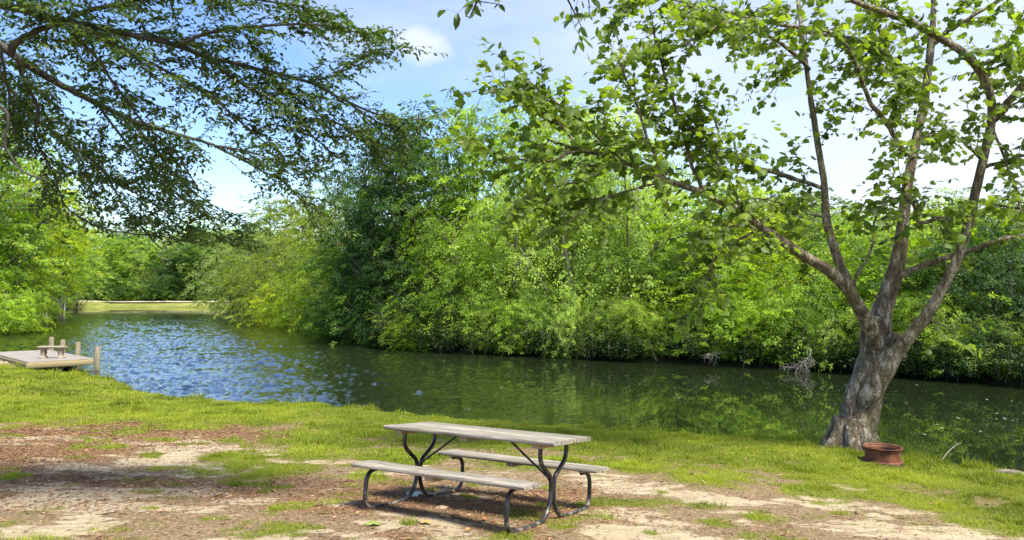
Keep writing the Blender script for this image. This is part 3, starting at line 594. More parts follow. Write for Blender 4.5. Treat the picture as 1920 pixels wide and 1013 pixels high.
# (pixel x, distance, pixel top, radius, kind, variant, colour, label, name)
rows = [
 (1075, 41.5, 205, 4.6, 'droop', 0, LG, 'tall pale green tree with pale forked trunk in the middle of the far bank', 'tree'),
 (905, 45.0, 222, 3.6, 'tall', 0, BR, 'tall bright green tree just right of the dark tree on the far bank', 'tree'),
 (745, 46.0, 243, 3.7, 'tall', 1, DK, 'tall dark green tree with reaching top on the far bank', 'tree'),
 (790, 47.5, 258, 3.1, 'tall', 2, DK, 'dark green tree with narrow top close behind the tall dark tree', 'tree'),
 (700, 49.0, 300, 3.1, 'round', 1, DK, 'rounded dark green tree leaning left of the tall dark tree', 'tree'),
 (985, 46.5, 222, 3.6, 'tall', 0, LG, 'tall pale green tree behind and left of the pale forked trunk', 'tree'),
 (1150, 45.5, 238, 3.5, 'tall', 1, BR, 'tall bright green tree behind and right of the pale forked trunk', 'tree'),
 (1245, 43.5, 330, 3.3, 'round', 0, LG, 'pale rounded tree beyond the long sycamore limb', 'tree'),
 (838, 43.5, 290, 2.9, 'round', 0, MD, 'mid green tree between the dark tall tree and the bright tall tree', 'tree'),
 (690, 52.0, 330, 3.6, 'tall', 2, MD, 'feathery mid green tree left of the tall dark tree', 'tree'),
 (640, 62.0, 372, 4.6, 'round', 1, OL, 'olive green round tree behind the overhanging bushes of the far bank', 'tree'),
 (575, 76.0, 388, 4.8, 'round', 0, OL, 'olive feathery tree farther up the right-hand bank', 'tree'),
 (510, 92.0, 385, 4.6, 'tall', 0, GG, 'pale greyish green tree rising at the bend of the pond', 'tree'),
 (455, 98.0, 455, 5.2, 'bush', 1, GG, 'grey green willowy bush hanging over the water at the tip of the right bank', 'bush'),
 (500, 84.0, 470, 5.0, 'bush', 0, OL, 'olive bush behind the tip of the right bank', 'bush'),
 (530, 75.0, 480, 4.6, 'bush', 1, OL, 'olive spreading bush above the yellow green bush on the far bank', 'bush'),
 (545, 69.5, 528, 3.8, 'bush', 0, YG, 'low yellow green bush leaning over dark water left of the dark tree', 'bush'),
 (605, 61.5, 500, 3.4, 'bush', 1, BR, 'bright green bush in the hollow left of the dark tree', 'bush'),
 (655, 53.0, 470, 3.2, 'round', 0, MD, 'mid green shrubby tree close to the water left of the tall dark tree', 'tree'),
 (705, 46.0, 500, 3.0, 'bush', 0, MD, 'dense green bush touching the water below the tall dark tree', 'bush'),
 (760, 42.4, 540, 2.0, 'bush', 1, DK, 'low dark bush beside the water under the tall dark tree', 'bush'),
 (860, 41.0, 420, 3.0, 'droop', 1, BR, 'bright layered tree with drooping sprays over the bank', 'tree'),
 (960, 40.0, 380, 2.9, 'droop', 0, LG, 'light green drooping tree left of the pale forked trunk', 'tree'),
 (1180, 38.5, 330, 3.2, 'droop', 1, LG, 'pale green drooping tree right of the pale forked trunk', 'tree'),
 (1010, 38.2, 560, 2.0, 'bush', 0, MD, 'low green bush under the pale forked tree', 'bush'),
 (1130, 36.4, 570, 1.7, 'bush', 1, LG, 'small pale bush with drooping sprays by the waterline in the middle', 'bush'),
 (1230, 36.8, 470, 2.7, 'round', 1, MD, 'mid green tree just left of the bright leafy bushes on the far bank', 'tree'),
 (1290, 38.5, 365, 3.4, 'tall', 2, BR, 'bright tree behind the drooping sycamore limb on the far bank', 'tree'),
 (1340, 34.2, 480, 2.6, 'round', 0, BR, 'bright broad-leaved bush left of the dead twig tangle', 'bush'),
 (1420, 35.5, 395, 3.1, 'round', 1, YG, 'yellow green tree seen through the lower sycamore limbs', 'tree'),
 (1440, 32.0, 540, 2.1, 'bush', 0, BR, 'bright green bush reaching down to the dead twig tangle', 'bush'),
 (1520, 31.6, 500, 2.3, 'bush', 1, BR, 'bright green bush close behind the sycamore trunk', 'bush'),
 (1545, 35.0, 400, 3.0, 'round', 0, MD, 'mid green tree behind the fork of the sycamore', 'tree'),
 (1640, 31.0, 420, 2.8, 'round', 1, BR, 'bright green tree right behind the sycamore trunk', 'tree'),
 (1720, 30.5, 408, 2.9, 'round', 0, BR, 'bright tree seen between the two right limbs of the sycamore', 'tree'),
 (1790, 28.2, 470, 2.2, 'droop', 0, DK, 'dark layered tree over black water right of the sycamore', 'tree'),
 (1830, 30.5, 395, 2.9, 'round', 1, MD, 'mid green tree beyond the rightmost sycamore limb', 'tree'),
 (1890, 27.0, 430, 2.2, 'droop', 1, DK, 'dark layered tree at the right edge of the far bank', 'tree'),
 (1940, 29.0, 390, 3.0, 'tall', 1, MD, 'tall mid green tree at the far right edge of the view', 'tree'),
]
for (px, d, pyt, R_, kd, var, col, lab, nm) in rows:
    if nm == 'tree' and px > 1150: pyt -= 28 + ((px * 7) % 5 - 2) * 14
    x = (px - CX) / FPX * d
    put_tree(kd, var, x, d, max(topH(pyt, d) - gz1(x, d), 1.5) * 1.10, R_, col, lab, nm, nm)
# back row that closes the wood on the far bank
g = np.random.default_rng(5); k = 0
bp_ = np.array([(-31, 92), (-22, 76), (-14, 64), (-8, 54), (-3, 47), (2, 43.5), (8, 40), (13, 37), (18, 33), (24, 28), (32, 20)], float)
for off, cnt, kd in ((6.0, 15, 'round'), (10.0, 15, 'tall')):
    ln = smooth_line(bp_, cnt)
    tg = norm(np.gradient(ln, axis=0)); nrm = np.stack([-tg[:, 1], tg[:, 0]], -1)
    for q, nq in zip(ln, nrm):
        x, y = q + nq * (off - 3) + g.normal(0, .8, 2); hh_ = {'round': 6.8, 'tall': 7.6}[kd] * g.uniform(.85, 1.12)
        if y > 50: hh_ *= 1.2
        col = [MD, BR, OL, DK, LG][g.integers(0, 5)]
        put_tree(kd, int(g.integers(0, 3)), x, y, hh_, 3.6 * g.uniform(.9, 1.15), col, 'one of the half hidden green trees filling the wood behind the bank bushes', group='trees filling the wood on the far bank')
lowc = [BR, MD, LG, MD, OL, BR, DK, LG]; bl0 = smooth_line(bank[5:16], 400); g = np.random.default_rng(12)
for i in range(26):
    q = bl0[int(np.clip(i * 13.5 + g.integers(-5, 6), 0, 330))]; q2 = bl0[min(399, int(i * 13.5) + 8)]; t_ = norm(q2 - q + 1e-6); nb_ = np.array([-t_[1], t_[0]])
    put_tree(['bush', 'droop'][i % 2], i // 2, *(q + nb_ * g.uniform(.2, 1.3) * (1 if sdist(*(q + nb_)) > 0 else -1)), g.uniform(1.5, 3.0), g.uniform(1.1, 1.9), lowc[i % 8], 'one of the low leafy bushes whose boughs hang over the waterline of the far bank', 'bush', 'bush', 'low bushes along the waterline of the far bank')
# forest beyond the grassy dam at the end of the pond
fcol = [MD, BR, DK, MD, LG, OL]
for i in range(21):
    px = 95 + i * 21 + g.normal(0, 5); d = 176 + g.uniform(-3, 5); x = (px - CX) / FPX * d
    h_ = topH(438 + g.normal(0, 9), d)
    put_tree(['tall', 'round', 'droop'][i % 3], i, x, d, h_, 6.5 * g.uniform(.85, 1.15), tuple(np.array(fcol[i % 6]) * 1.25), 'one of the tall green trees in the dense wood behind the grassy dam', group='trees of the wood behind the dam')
for (px, d, pyt, R_, col, lab) in [(222, 170, 452, 6.3, BR, 'light green rounded tree at the left end of the dam wood'), (262, 169, 470, 4.6, LG, 'pale leafy tree with pale leaning trunk at the dam'),
        (330, 170, 470, 6.0, DK, 'dark green tree right of the pale leaning trunk at the dam'), (195, 168, 500, 4., BR, 'short bright green tree over the left end of the dam'), (385, 168, 455, 5.5, MD, 'mid green tree at the right end of the dam beside the bank bush')]:
    x = (px - CX) / FPX * d; put_tree(['round', 'tall'][px % 2], px % 3, x, d, topH(pyt, d), R_, col, lab)
for i in range(9):
    px = 150 + i * 29; d = 167.5; x = (px - CX) / FPX * d
    put_tree('bush', i, x, d, 5 + (i % 3), 4.2, DK if i % 2 else MD, 'one of the low dark bushes at the foot of the wood behind the dam', 'bush', 'bush', 'bushes at the foot of the dam wood')
# left bank
for (px, d, pyt, R_, kd, v_, col, lab) in [(-40, 60, 205, 5.2, 'tall', 0, BR, 'tallest bright green tree at the left edge of the view'), (30, 78, 300, 6.0, 'tall', 1, YG, 'tall yellow green tree on the left bank'),
        (10, 66, 400, 4.2, 'round', 0, MD, 'mid green tree low on the left bank behind the hanging sprays'),
        (75, 104, 345, 6.2, 'tall', 2, YG, 'yellow green tree with whitish trunk on the left bank'), (120, 118, 395, 5.4, 'tall', 0, BR, 'bright green tree with whitish trunk nearest the dam on the left bank'),
        (145, 135, 425, 5.6, 'far', 1, LG, 'pale green tree at the corner of left bank and dam'), (-20, 95, 250, 7.0, 'far', 0, BR, 'tall green tree far back on the left bank'), (50, 125, 360, 7.5, 'far', 2, MD, 'mid green tree behind the yellow green trees of the left bank'),
        (105, 150, 410, 7.0, 'far', 0, BR, 'bright green tree at the back corner left of the dam')]:
    x = (px - CX) / FPX * d; hi = px in (75, 120, 145, 105)
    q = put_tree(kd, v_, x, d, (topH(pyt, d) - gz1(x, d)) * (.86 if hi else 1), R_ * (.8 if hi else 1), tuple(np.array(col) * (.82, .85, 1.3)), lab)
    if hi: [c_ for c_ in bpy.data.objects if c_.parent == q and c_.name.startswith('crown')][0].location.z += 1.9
for (px, d, R_, h_, lab) in [(15, 56, 2.4, 3.2, 'bright low bush leaning over the water at the left edge'), (-15, 64, 3.4, 5.2, 'bright bush on the left bank above the red soil')]:
    x = (px - CX) / FPX * d; put_tree('bush', 1, x, d, h_, R_, BR, lab, 'bush', 'bush', zoff=.3)
M_WHT = simple('whitish_bark', [(.3, (.36, .33, .28)), (.7, (.62, .58, .52))], 6., .9)
for (px, d, r_, h_, lab) in [(85, 103, .30, 9, 'thick whitish trunk standing on the left bank above the grass'), (112, 108, .34, 9, 'whitish trunk nearest the dam on the left bank'), (51, 93, .26, 9, 'pale trunk standing near the water on the left bank'), (121, 104, .13, 9, 'thin leaning whitish trunk beside the two thick ones')]:
    x = (px - CX) / FPX * d; z = gz1(x, d); e = empty('tree', (x, d, z)); tag(e, lab, 'tree')
    mb = MB(); tube(mb, smooth_line([(0, 0, -.4), (0, 0, .2), (.15, 0, 3), (.1 if r_ > .2 else .9, 0, 6), (.3 if r_ > .2 else 1.4, 0, h_)], 14), np.linspace(r_ * 1.15, r_ * .5, 14), 10); mb.build('trunk', M_WHT, e, True)
    cm = T['tall'][0][1]; c_ = bpy.data.objects.new('crown', cm); C.objects.link(c_); c_.parent = e; c_.color = (*BR, 1); c_.scale = (.9, .9, .8); c_.location = (0, 0, 4.0)

# undergrowth along the far bank: stems and low sprays
mb = MB(); mbs = MB(); bl = smooth_line(bank[4:16], 900); bt = norm(np.gradient(bl, axis=0)); bn = np.stack([-bt[:, 1], bt[:, 0]], -1)
i = g.integers(0, 900, 7600); o = g.gamma(2., .8, 7600) + .15; px_ = bl[i] + bn[i] * o[:, None] + g.normal(0, .1, (7600, 2))
sN = sdist(px_[:, 0], px_[:, 1]); flip = sN < 0; px_[flip] = bl[i[flip]] - bn[i[flip]] * o[flip][:, None]; zz = gz(px_[:, 0], px_[:, 1])
ov_ = g.random(7600) < .35; px_[ov_] = bl[i[ov_]] - bn[i[ov_]] * g.uniform(0, .8, ov_.sum())[:, None]; hgt = np.where(ov_, g.uniform(.06, .9, 7600), g.uniform(.1, 1.7, 7600))
kc = (vnoise(px_[:, 0], px_[:, 1], 1.6, 401, 3) > .50) | (g.random(len(px_)) < .25); px_, zz, hgt = px_[kc], zz[kc], hgt[kc]; nU = len(px_)
cc = np.column_stack([px_, np.maximum(zz, 0) + hgt]); K = 14
P_ = np.repeat(cc, K, 0) + g.normal(0, .20, (nU * K, 3)) * np.array([1, 1, .5]); nL = len(P_)
leaves(mb, P_, g.normal(0, 1, (nL, 3)) * np.array([1, 1, .4]) - np.array([0, 0, .3]), np.array([0, 0, 1.]) + g.normal(0, .5, (nL, 3)), .11 * g.uniform(.6, 1.4, nL), LEAF4, np.clip(g.normal(.45, .2, nL), 0, 1))
M_UND = leaf_mat('undergrowth_leaves', (.022, .048, .008), 1.4, .35)  # leaf colour darkened: shade under the overhanging canopy is put into it
tag(mb.build('undergrowth', M_UND), 'low green undergrowth, its colour darkened for canopy shade, along the edge of the far bank', 'undergrowth', kind='stuff')
for q in range(420):
    j = g.integers(0, nU); b0 = np.array([px_[j][0], px_[j][1], max(zz[j], 0) - .1]); h_ = g.uniform(.6, 2.6)
    tube(mbs, smooth_line([b0, b0 + np.array([g.normal(0, .12), g.normal(0, .12), h_ * .5]), b0 + np.array([g.normal(0, .35), g.normal(0, .35), h_])], 5), np.linspace(.016, .006, 5), 4, cap=False)
tag(mbs.build('stems', simple('brown_stems', [(.3, (.05, .04, .025)), (.7, (.15, .12, .085))], 5., .9)), 'thin brown upright stems in the shade under the far bank trees', 'stems', kind='stuff')

# dead branches hanging at the waterline
def twiggy(mb, p, d, L_, r, depth, g, droop=.0):
    pts = [p]; dd = norm(d)
    for i in range(5):
        dd = norm(dd + g.normal(0, .16, 3) + np.array([0, 0, -droop * .1])); pts.append(pts[-1] + dd * L_ / 5)
    pts = np.array(pts); tube(mb, pts, np.linspace(r, r * .35, 6), 5, cap=False)
    if depth:
        for i in (1, 2, 3, 4, 5):
            for _ in range(2 if depth > 1 else 1):
                twiggy(mb, pts[i], norm(pts[i] - pts[i - 1]) + g.normal(0, .75, 3), L_ * g.uniform(.35, .6), r * .5, depth - 1, g, droop)
for (px, py, d, dirv, L_, r_, dp, seed, lab) in [
     (715, 585, 41.0, (.35, -.2, -1), 1.5, .035, 2, 1, 'bare pale branch hanging to the water under the tall dark tree'),
     (1520, 655, 28.9, (-.2, -.3, -.6), 1.1, .03, 3, 2, 'tangle of bare grey twigs at the waterline left of the sycamore'),
     (1350, 672, 31.0, (-.8, -.1, .15), 1.0, .016, 2, 13, 'small bare grey branch lying at the waterline left of the twig tangle'),
     (1140, 560, 35.6, (.5, -.1, -.8), 1.3, .02, 2, 4, 'bare pale twigs hanging under the pale forked tree'),
     (975, 465, 37.0, (.7, -.2, -.8), 2.2, .03, 1, 5, 'long bare pale branch slanting down through the light green trees')]:
    mb = MB(); o_ = P3(px, py, d); twiggy(mb, np.zeros(3), np.array(dirv, float), L_ * .85, r_ * .75, dp, np.random.default_rng(seed), .5)
    q = mb.build('dead_branch', M_PALE); q.location = o_; tag(q, lab, 'dead branch')
mb = MB(); o_ = P3(1062, 500, 37.9)     # pale forked limbs showing in the middle tree
def limb(mb, pts, r0, r1, sides=8, lump=.05, seed=0, n_=None):
    n_ = n_ or max(8, len(pts) * 6); tube(mb, smooth_line(pts, n_), np.linspace(r0, r1, n_), sides, lump=lump, seed=seed)
pl = lambda l, d: [P3(a, b_, d) for a, b_ in l]
limb(mb, pl([(1085, 660), (1083, 600), (1078, 560), (1066, 500), (1060, 470), (1052, 430), (1047, 390)], 38.4), .16, .05)
limb(mb, pl([(1060, 485), (1040, 460), (1020, 440), (1012, 430)], 38.4), .06, .02); limb(mb, pl([(1062, 470), (1068, 445), (1064, 420)], 38.4), .05, .02)
q = mb.build('trunk', M_PALE, None, True)
for o in bpy.data.objects:
    if o.get('label', '').startswith('tall pale green tree with pale forked'): q.parent = o; bpy.context.view_layer.update(); q.matrix_parent_inverse = o.matrix_world.inverted()

# ------------------------------------------------------------------ the two near trees, grown on traced limbs
def resample(pts, step):
    p = np.asarray(pts); s_ = np.r_[0, np.cumsum(np.linalg.norm(np.diff(p[:, :3], axis=0), axis=1))]; n_ = max(2, int(s_[-1] / step)); t = np.linspace(0, s_[-1], n_)
    return np.column_stack([np.interp(t, s_, p[:, k]) for k in range(p.shape[1])])
def grow(lines, g, tw, lf, tpl, step1, len1, step2, len2, leafstep, leafsize, flatup, start=.12, hang=.3, gap=None, zsq=.5, rad=.006):
    """twigs along the limbs (tw), leaves along the twigs (lf)"""
    PP, AA, NN, SS, RR = [], [], [], [], []
    def leafline(p, pr):
        q = resample(p, leafstep); 
        if len(q) < 2: return
        t = norm(np.gradient(q, axis=0)); n_ = len(q); lat = norm(np.cross(t, np.array([0, 0, 1.])) + 1e-6) * np.where(np.arange(n_) % 2, 1, -1)[:, None]
        keep = g.random(n_) < pr
        ax = t * .6 + lat * .8 + g.normal(0, .3, (n_, 3)); ax[:, 2] -= hang
        nn_ = np.array([0, 0, 1.]) * flatup + g.normal(0, .42, (n_, 3))
        PP.append(q[keep]); AA.append(ax[keep]); NN.append(nn_[keep]); SS.append(leafsize * g.uniform(.40, 1.35, keep.sum())); RR.append(np.clip(.5 + g.normal(0, .2) + g.normal(0, .18, keep.sum()), 0, 1))
    def child(p0, t0, L_, up):
        lat = norm(np.cross(t0, np.array([0, 0, 1.])) + g.normal(0, .35, 3)) * (1 if g.random() < .5 else -1)
        d = norm(t0 * g.uniform(.35, 1.0) + lat * g.uniform(.5, 1.0) + g.normal(0, .25, 3) * np.array([1, 1, zsq])); pts = [p0]
        for i in range(4):
            d = norm(d + g.normal(0, .16, 3) + np.array([0, 0, up])); pts.append(pts[-1] + d * L_ / 4)
        return np.array(pts)
    for ln, dens in lines:
        q = resample(ln, step1); t = norm(np.gradient(q[:, :3], axis=0)); n_ = len(q)
        for i in range(n_):
            f = i / max(1, n_ - 1)
            if f < start or g.random() > dens: continue
            L1 = len1 * g.uniform(.45, 1.15) * (1.1 - .55 * f)
            c1 = child(q[i, :3], t[i], L1, -.03 * hang)
            if gap is not None and not gap(c1[-1]): continue
            tube(tw, c1, np.linspace(rad, rad * .45, 5), 4, cap=False)
            c1r = resample(c1, step2); t1 = norm(np.gradient(c1r, axis=0))
            for j in range(len(c1r)):
                if j == 0: continue
                c2 = child(c1r[j], t1[j], len2 * g.uniform(.4, 1.2), -.06 * hang)
                if gap is not None and not gap(c2[-1]): continue
                tube(tw, c2[::2], np.linspace(rad * .45, rad * .25, 3), 3, cap=False); leafline(c2, .92)
            leafline(c1[1:], .8)
        leafline(q[int(n_ * .7):, :3], .8)
    leaves(lf, np.concatenate(PP), np.concatenate(AA), np.concatenate(NN), np.concatenate(SS), tpl, np.concatenate(RR))
    return sum(len(a) for a in PP)
def trace(pts, d0, d1, r0, r1, n_=None, wob=0.0, g=None):
    """pixel polyline + depths -> world polyline with a radius column"""
    m = len(pts); u = np.linspace(0, 1, m); p = [list(P3(a, b_, d0 + (d1 - d0) * t)) + [r0 + (r1 - r0) * t] for (a, b_), t in zip(pts, u)]
    return smooth_line(p, n_ or m * 5)

# sycamore: bark
M_SYB, n, b, L = mat('sycamore_bark')
tcn = N(n, 'ShaderNodeTexCoord'); mpn = N(n, 'ShaderNodeMapping', {'Scale': (1.1, 1.1, .38)}); L(tcn.outputs['Object'], mpn.inputs[0])
k1 = N(n, 'ShaderNodeTexNoise', {'Scale': 9., 'Detail': 10., 'Roughness': .74, 'Distortion': .35}); k2 = N(n, 'ShaderNodeTexVoronoi', {'Scale': 13.}, feature='DISTANCE_TO_EDGE'); k3 = N(n, 'ShaderNodeTexNoise', {'Scale': 2.0, 'Detail': 5.}); k4 = N(n, 'ShaderNodeTexNoise', {'Scale': 30., 'Detail': 6., 'Roughness': .7})
for q in (k1, k2, k3, k4): L(mpn.outputs[0], q.inputs['Vector'])
r1 = ramp_node(n, [(.34, (.05, .034, .018)), (.46, (.16, .118, .068)), (.53, (.27, .215, .14)), (.575, (.50, .44, .33)), (.72, (.66, .61, .50))]); L(k1.outputs[0], r1.inputs[0])
mo = N(n, 'ShaderNodeMapRange', {1: .52, 2: .68, 3: 0., 4: .6}); L(k3.outputs[0], mo.inputs[0]); mq = N(n, 'ShaderNodeMix', data_type='RGBA'); mq.inputs[7].default_value = (.13, .12, .03, 1); L(mo.outputs[0], mq.inputs[0]); L(r1.outputs[0], mq.inputs[6])
cr_ = N(n, 'ShaderNodeMapRange', {1: 0., 2: .09, 3: .55, 4: 1.}); L(k2.outputs[0], cr_.inputs[0]); mu = N(n, 'ShaderNodeMix', data_type='RGBA', blend_type='MULTIPLY'); mu.inputs[0].default_value = .7; L(mq.outputs[2], mu.inputs[6]); L(cr_.outputs[0], mu.inputs[7])
L(mu.outputs[2], b.inputs['Base Color']); b.inputs['Roughness'].default_value = .9
sm_ = N(n, 'ShaderNodeMath', operation='ADD'); L(k1.outputs[0], sm_.inputs[0]); L(k4.outputs[0], sm_.inputs[1]); s2_ = N(n, 'ShaderNodeMath', operation='MULTIPLY_ADD'); s2_.inputs[1].default_value = .6; L(cr_.outputs[0], s2_.inputs[0]); L(sm_.outputs[0], s2_.inputs[2])
bp = N(n, 'ShaderNodeBump', {'Strength': 1., 'Distance': .055}); L(s2_.outputs[0], bp.inputs['Height']); L(bp.outputs[0], b.inputs['Normal'])

D = 12.5; kpx = D / FPX
sy = empty('sycamore_tree', (P3(1600, 838, D)[0], D, gz1(P3(1600, 838, D)[0], D))); tag(sy, 'leaning sycamore with mottled bark and spreading limbs at the water edge beside the fire ring', 'tree')
def child_mesh(mb, name, m, root, smooth=False, color=None):
    o = mb.build(name, m, None, smooth); me = o.data; v = np.empty(len(me.vertices) * 3, np.float32); me.vertices.foreach_get('co', v)
    v = v.reshape(-1, 3) - np.array(root.location, np.float32); me.vertices.foreach_set('co', v.ravel()); me.update(); o.parent = root
    if color: o.color = (*color, 1)
    return o
def lpts(l, d0, d1): 
    u = np.linspace(0, 1, len(l)); return smooth_line([list(P3(a, b_, d0 + (d1 - d0) * t)) + [r_ * kpx] for (a, b_, r_), t in zip(l, u)], len(l) * 8)
mb = MB()
tk = lpts([(1590, 868, 60), (1594, 842, 44), (1601, 815, 37), (1611, 787, 36), (1618, 755, 35), (1625, 723, 32), (1635, 684, 28), (1641, 649, 27), (1643, 620, 29), (1648, 598, 27)], 12.45, 12.6)
tk[:, 3] *= .93; tube(mb, tk[:, :3], tk[:, 3], 36, lump=.05, seed=3)
g = np.random.default_rng(8)
for a_deg, ln in ((200, .62), (250, .50), (300, .45), (340, .55), (160, .5), (20, .4)):     # root flare
    a1 = math.radians(a_deg); c0_ = np.array(P3(1596, 838, 12.45)); o = np.array([math.cos(a1), math.sin(a1), 0]); e_ = c0_ + o * ln; e_[2] = gz1(e_[0], e_[1]) - .04
    tube(mb, smooth_line([c0_ + np.array([0, 0, .42]) + o * .12, c0_ + np.array([0, 0, .16]) + o * .26, e_ * .5 + (c0_ + o * .3) * .5, e_], 14), np.linspace(.17, .05, 14), 12, lump=.08, seed=a_deg)
limb(mb, [P3(1660, 640, 12.5), P3(1674, 634, 12.35), P3(1683, 632, 12.25)], .12, .07, 10, .1, 4, 8)     # broken stub
child_mesh(mb, 'trunk', M_SYB, sy, True)
limbs = {
 'centre': (lpts([(1645, 650, 18), (1646, 625, 25), (1652, 590, 24), (1661, 560, 21), (1679, 508, 19), (1689, 459, 16), (1694, 410, 14), (1702, 345, 12), (1717, 266, 11), (1732, 197, 10), (1744, 99, 9), (1749, 45, 7), (1752, -30, 6), (1760, -130, 3)], 12.6, 13.2), .85, .4),
 'left': (lpts([(1652, 668, 10), (1643, 640, 17), (1629, 607, 17), (1605, 568, 14), (1590, 543, 13), (1555, 509, 12.5), (1506, 479, 10.5), (1447, 439, 9), (1390, 400, 8), (1318, 362, 7), (1246, 337, 6), (1169, 304, 4.6), (1092, 282, 3), (1026, 262, 2)], 12.5, 10.8), .9, .45),
 'right': (lpts([(1618, 775, 12), (1625, 750, 22), (1641, 722, 23), (1658, 698, 20), (1690, 650, 15.5), (1735, 595, 13), (1757, 558, 12), (1791, 493, 10.5), (1816, 419, 10), (1829, 360, 9.5), (1843, 300, 9), (1858, 232, 9), (1858, 185, 8.5), (1840, 138, 8), (1806, 99, 8), (1766, 74, 7.5), (1712, 44, 7), (1663, 25, 6), (1599, 2, 5), (1530, -30, 4)], 12.4, 10.8), .9, .55),
 'upright': (lpts([(1598, 550, 12), (1585, 520, 12), (1572, 490, 11), (1556, 440, 10), (1548, 400, 9.5), (1545, 342, 8), (1533, 270, 7.5), (1524, 210, 7), (1515, 150, 6), (1505, 70, 5), (1496, 0, 5), (1490, -80, 3)], 12.4, 13.6), .85, .4),
}
minor = [
 ([(1686, 522), (1700, 514), (1760, 488), (1820, 470), (1920, 442), (2010, 425)], 12.7, 12.2, 8, 4, .5),
 ([(1860, 225), (1880, 200), (1920, 153), (1980, 80), (2040, 30)], 11.6, 11.0, 8, 5, .9),
 ([(1845, 316), (1880, 306), (1920, 296), (1990, 280)], 11.8, 11.3, 4, 2.5, .9),
 ([(1748, 88), (1771, 64), (1845, 20), (1920, -25)], 13.1, 12.4, 5, 3, .9),
 ([(1842, 120), (1880, 110), (1960, 95), (2010, 90)], 11.3, 11.0, 4, 3, .9),
 ([(1169, 308), (1125, 322), (1081, 337), (1015, 359), (959, 398)], 11.0, 10.6, 3, 1.6, .9),
 ([(1545, 353), (1467, 326), (1385, 301), (1291, 287)], 13.0, 12.2, 5, 2, .8),
 ([(1700, 290), (1688, 271), (1655, 220), (1627, 177), (1594, 94), (1556, 55), (1467, 44), (1396, 30), (1330, 10)], 12.9, 11.2, 6, 2.5, .75),
 ([(1505, 60), (1539, 62), (1605, 72), (1661, 99), (1699, 138)], 13.3, 12.2, 4, 2.5, .7),
 ([(1516, 130), (1503, 116), (1440, 66), (1357, 39), (1280, 3)], 13.3, 12.0, 5, 2.5, .95),
 ([(1417, 430), (1380, 455), (1343, 479), (1323, 528), (1318, 558)], 11.9, 11.3, 3.4, 1.8, .75),
 ([(1600, 545), (1612, 515), (1634, 474), (1641, 430), (1649, 395)], 12.4, 11.9, 3.6, 1.8, .25),
 ([(1810, 414), (1766, 409), (1727, 419), (1712, 385), (1678, 375), (1648, 390)], 12.1, 11.6, 5, 2.2, .6),
 ([(1830, 378), (1836, 380), (1880, 388), (1920, 395)], 12.0, 11.6, 3.5, 2.5, .6),
 ([(1340, 221), (1350, 260), (1346, 298), (1324, 353)], 11.8, 11.6, 2.6, 1.5, .6),
 ([(1169, 304), (1100, 235), (1030, 185), (960, 125)], 11.1, 10.6, 3, 1.6, .95),
 ([(1092, 282), (1040, 225), (1000, 200), (930, 150)], 10.9, 10.4, 2.6, 1.5, .95),
 ([(1246, 337), (1215, 265), (1190, 190), (1165, 120)], 11.2, 10.7, 3.5, 1.8, .95),
 ([(1318, 362), (1290, 290), (1265, 210), (1240, 130), (1225, 50)], 11.4, 11.0, 4, 2, .95),
 ([(1390, 400), (1370, 350), (1330, 290), (1290, 230)], 11.6, 11.1, 3.4, 2, .9),
 ([(1396, 30), (1330, 60), (1270, 90), (1210, 110)], 11.3, 10.8, 2.6, 1.5, .95),
 ([(1280, 3), (1220, -10), (1170, 5), (1150, 40)], 12.0, 11.4, 2.6, 1.5, .95),
 ([(1735, 592), (1752, 606), (1768, 612), (1785, 618)], 12.2, 11.9, 2.2, 1.2, .9),
 ([(1092, 282), (1040, 300), (980, 300), (920, 290), (885, 260)], 10.8, 10.3, 2.4, 1.2, .95),
 ([(1246, 340), (1180, 360), (1110, 385), (1060, 420)], 11.2, 10.8, 2.4, 1.2, .8),
 ([(1447, 439), (1400, 425), (1330, 430), (1270, 445)], 11.8, 11.3, 2.4, 1.2, .6),
 ([(1730, 190), (1690, 150), (1650, 60), (1630, -20)], 12.9, 12.6, 3, 1.8, .7),
 ([(1548, 410), (1500, 395), (1440, 375), (1400, 372)], 12.9, 12.4, 3, 1.5, .55),
 ([(1843, 300), (1800, 260), (1760, 250), (1700, 270)], 11.6, 11.2, 3, 1.5, .85),
 ([(1858, 232), (1880, 290), (1900, 340), (1915, 400)], 11.5, 11.1, 2.6, 1.5, .8),
]
g = np.random.default_rng(15)
lines = []
for nm, (ln, dens, st) in limbs.items():
    mb = MB(); ln[:, 3] *= .80; tube(mb, ln[:, :3], ln[:, 3], 16, lump=.05, seed=len(nm)); child_mesh(mb, 'limb', M_SYB, sy, True)
    lines.append((ln[int(len(ln) * st):], dens * .42))
for (l, d0, d1, r0, r1, dens) in minor:
    ln = trace(l, d0, d1, r0 * kpx * .9, r1 * kpx * .9); mb = MB(); 
    jit = np.cumsum(g.normal(0, .008, (len(ln), 3)), axis=0); jit -= np.linspace(0, 1, len(ln))[:, None] * jit[-1]; ln[:, :3] += jit
    tube(mb, ln[:, :3], ln[:, 3], 8); child_mesh(mb, 'branch', M_SYB, sy, True); lines.append((ln, dens * .95))
tw_, lf_ = MB(), MB()
def syc_gap(p):
    u = CX + FPX * p[0] / p[1]; v_ = HOR - FPX * (p[2] - CAMZ) / p[1]
    return not (v_ > 500 and 1380 < u < 1720)
nleaf = grow(lines, g, tw_, lf_, SYC, .086, .95, .108, .44, .074, .110, .6, .06, .50, syc_gap, .8, .0075)
print('sycamore leaves', nleaf)
M_SYL = leaf_mat('sycamore_leaves', (.105, .168, .018), 1.8, .5)
M_TWIG = simple('twig_bark', [(.3, (.07, .05, .035)), (.7, (.19, .15, .11))], 20., .9)
child_mesh(tw_, 'twigs', M_TWIG, sy); child_mesh(lf_, 'crown', M_SYL, sy)

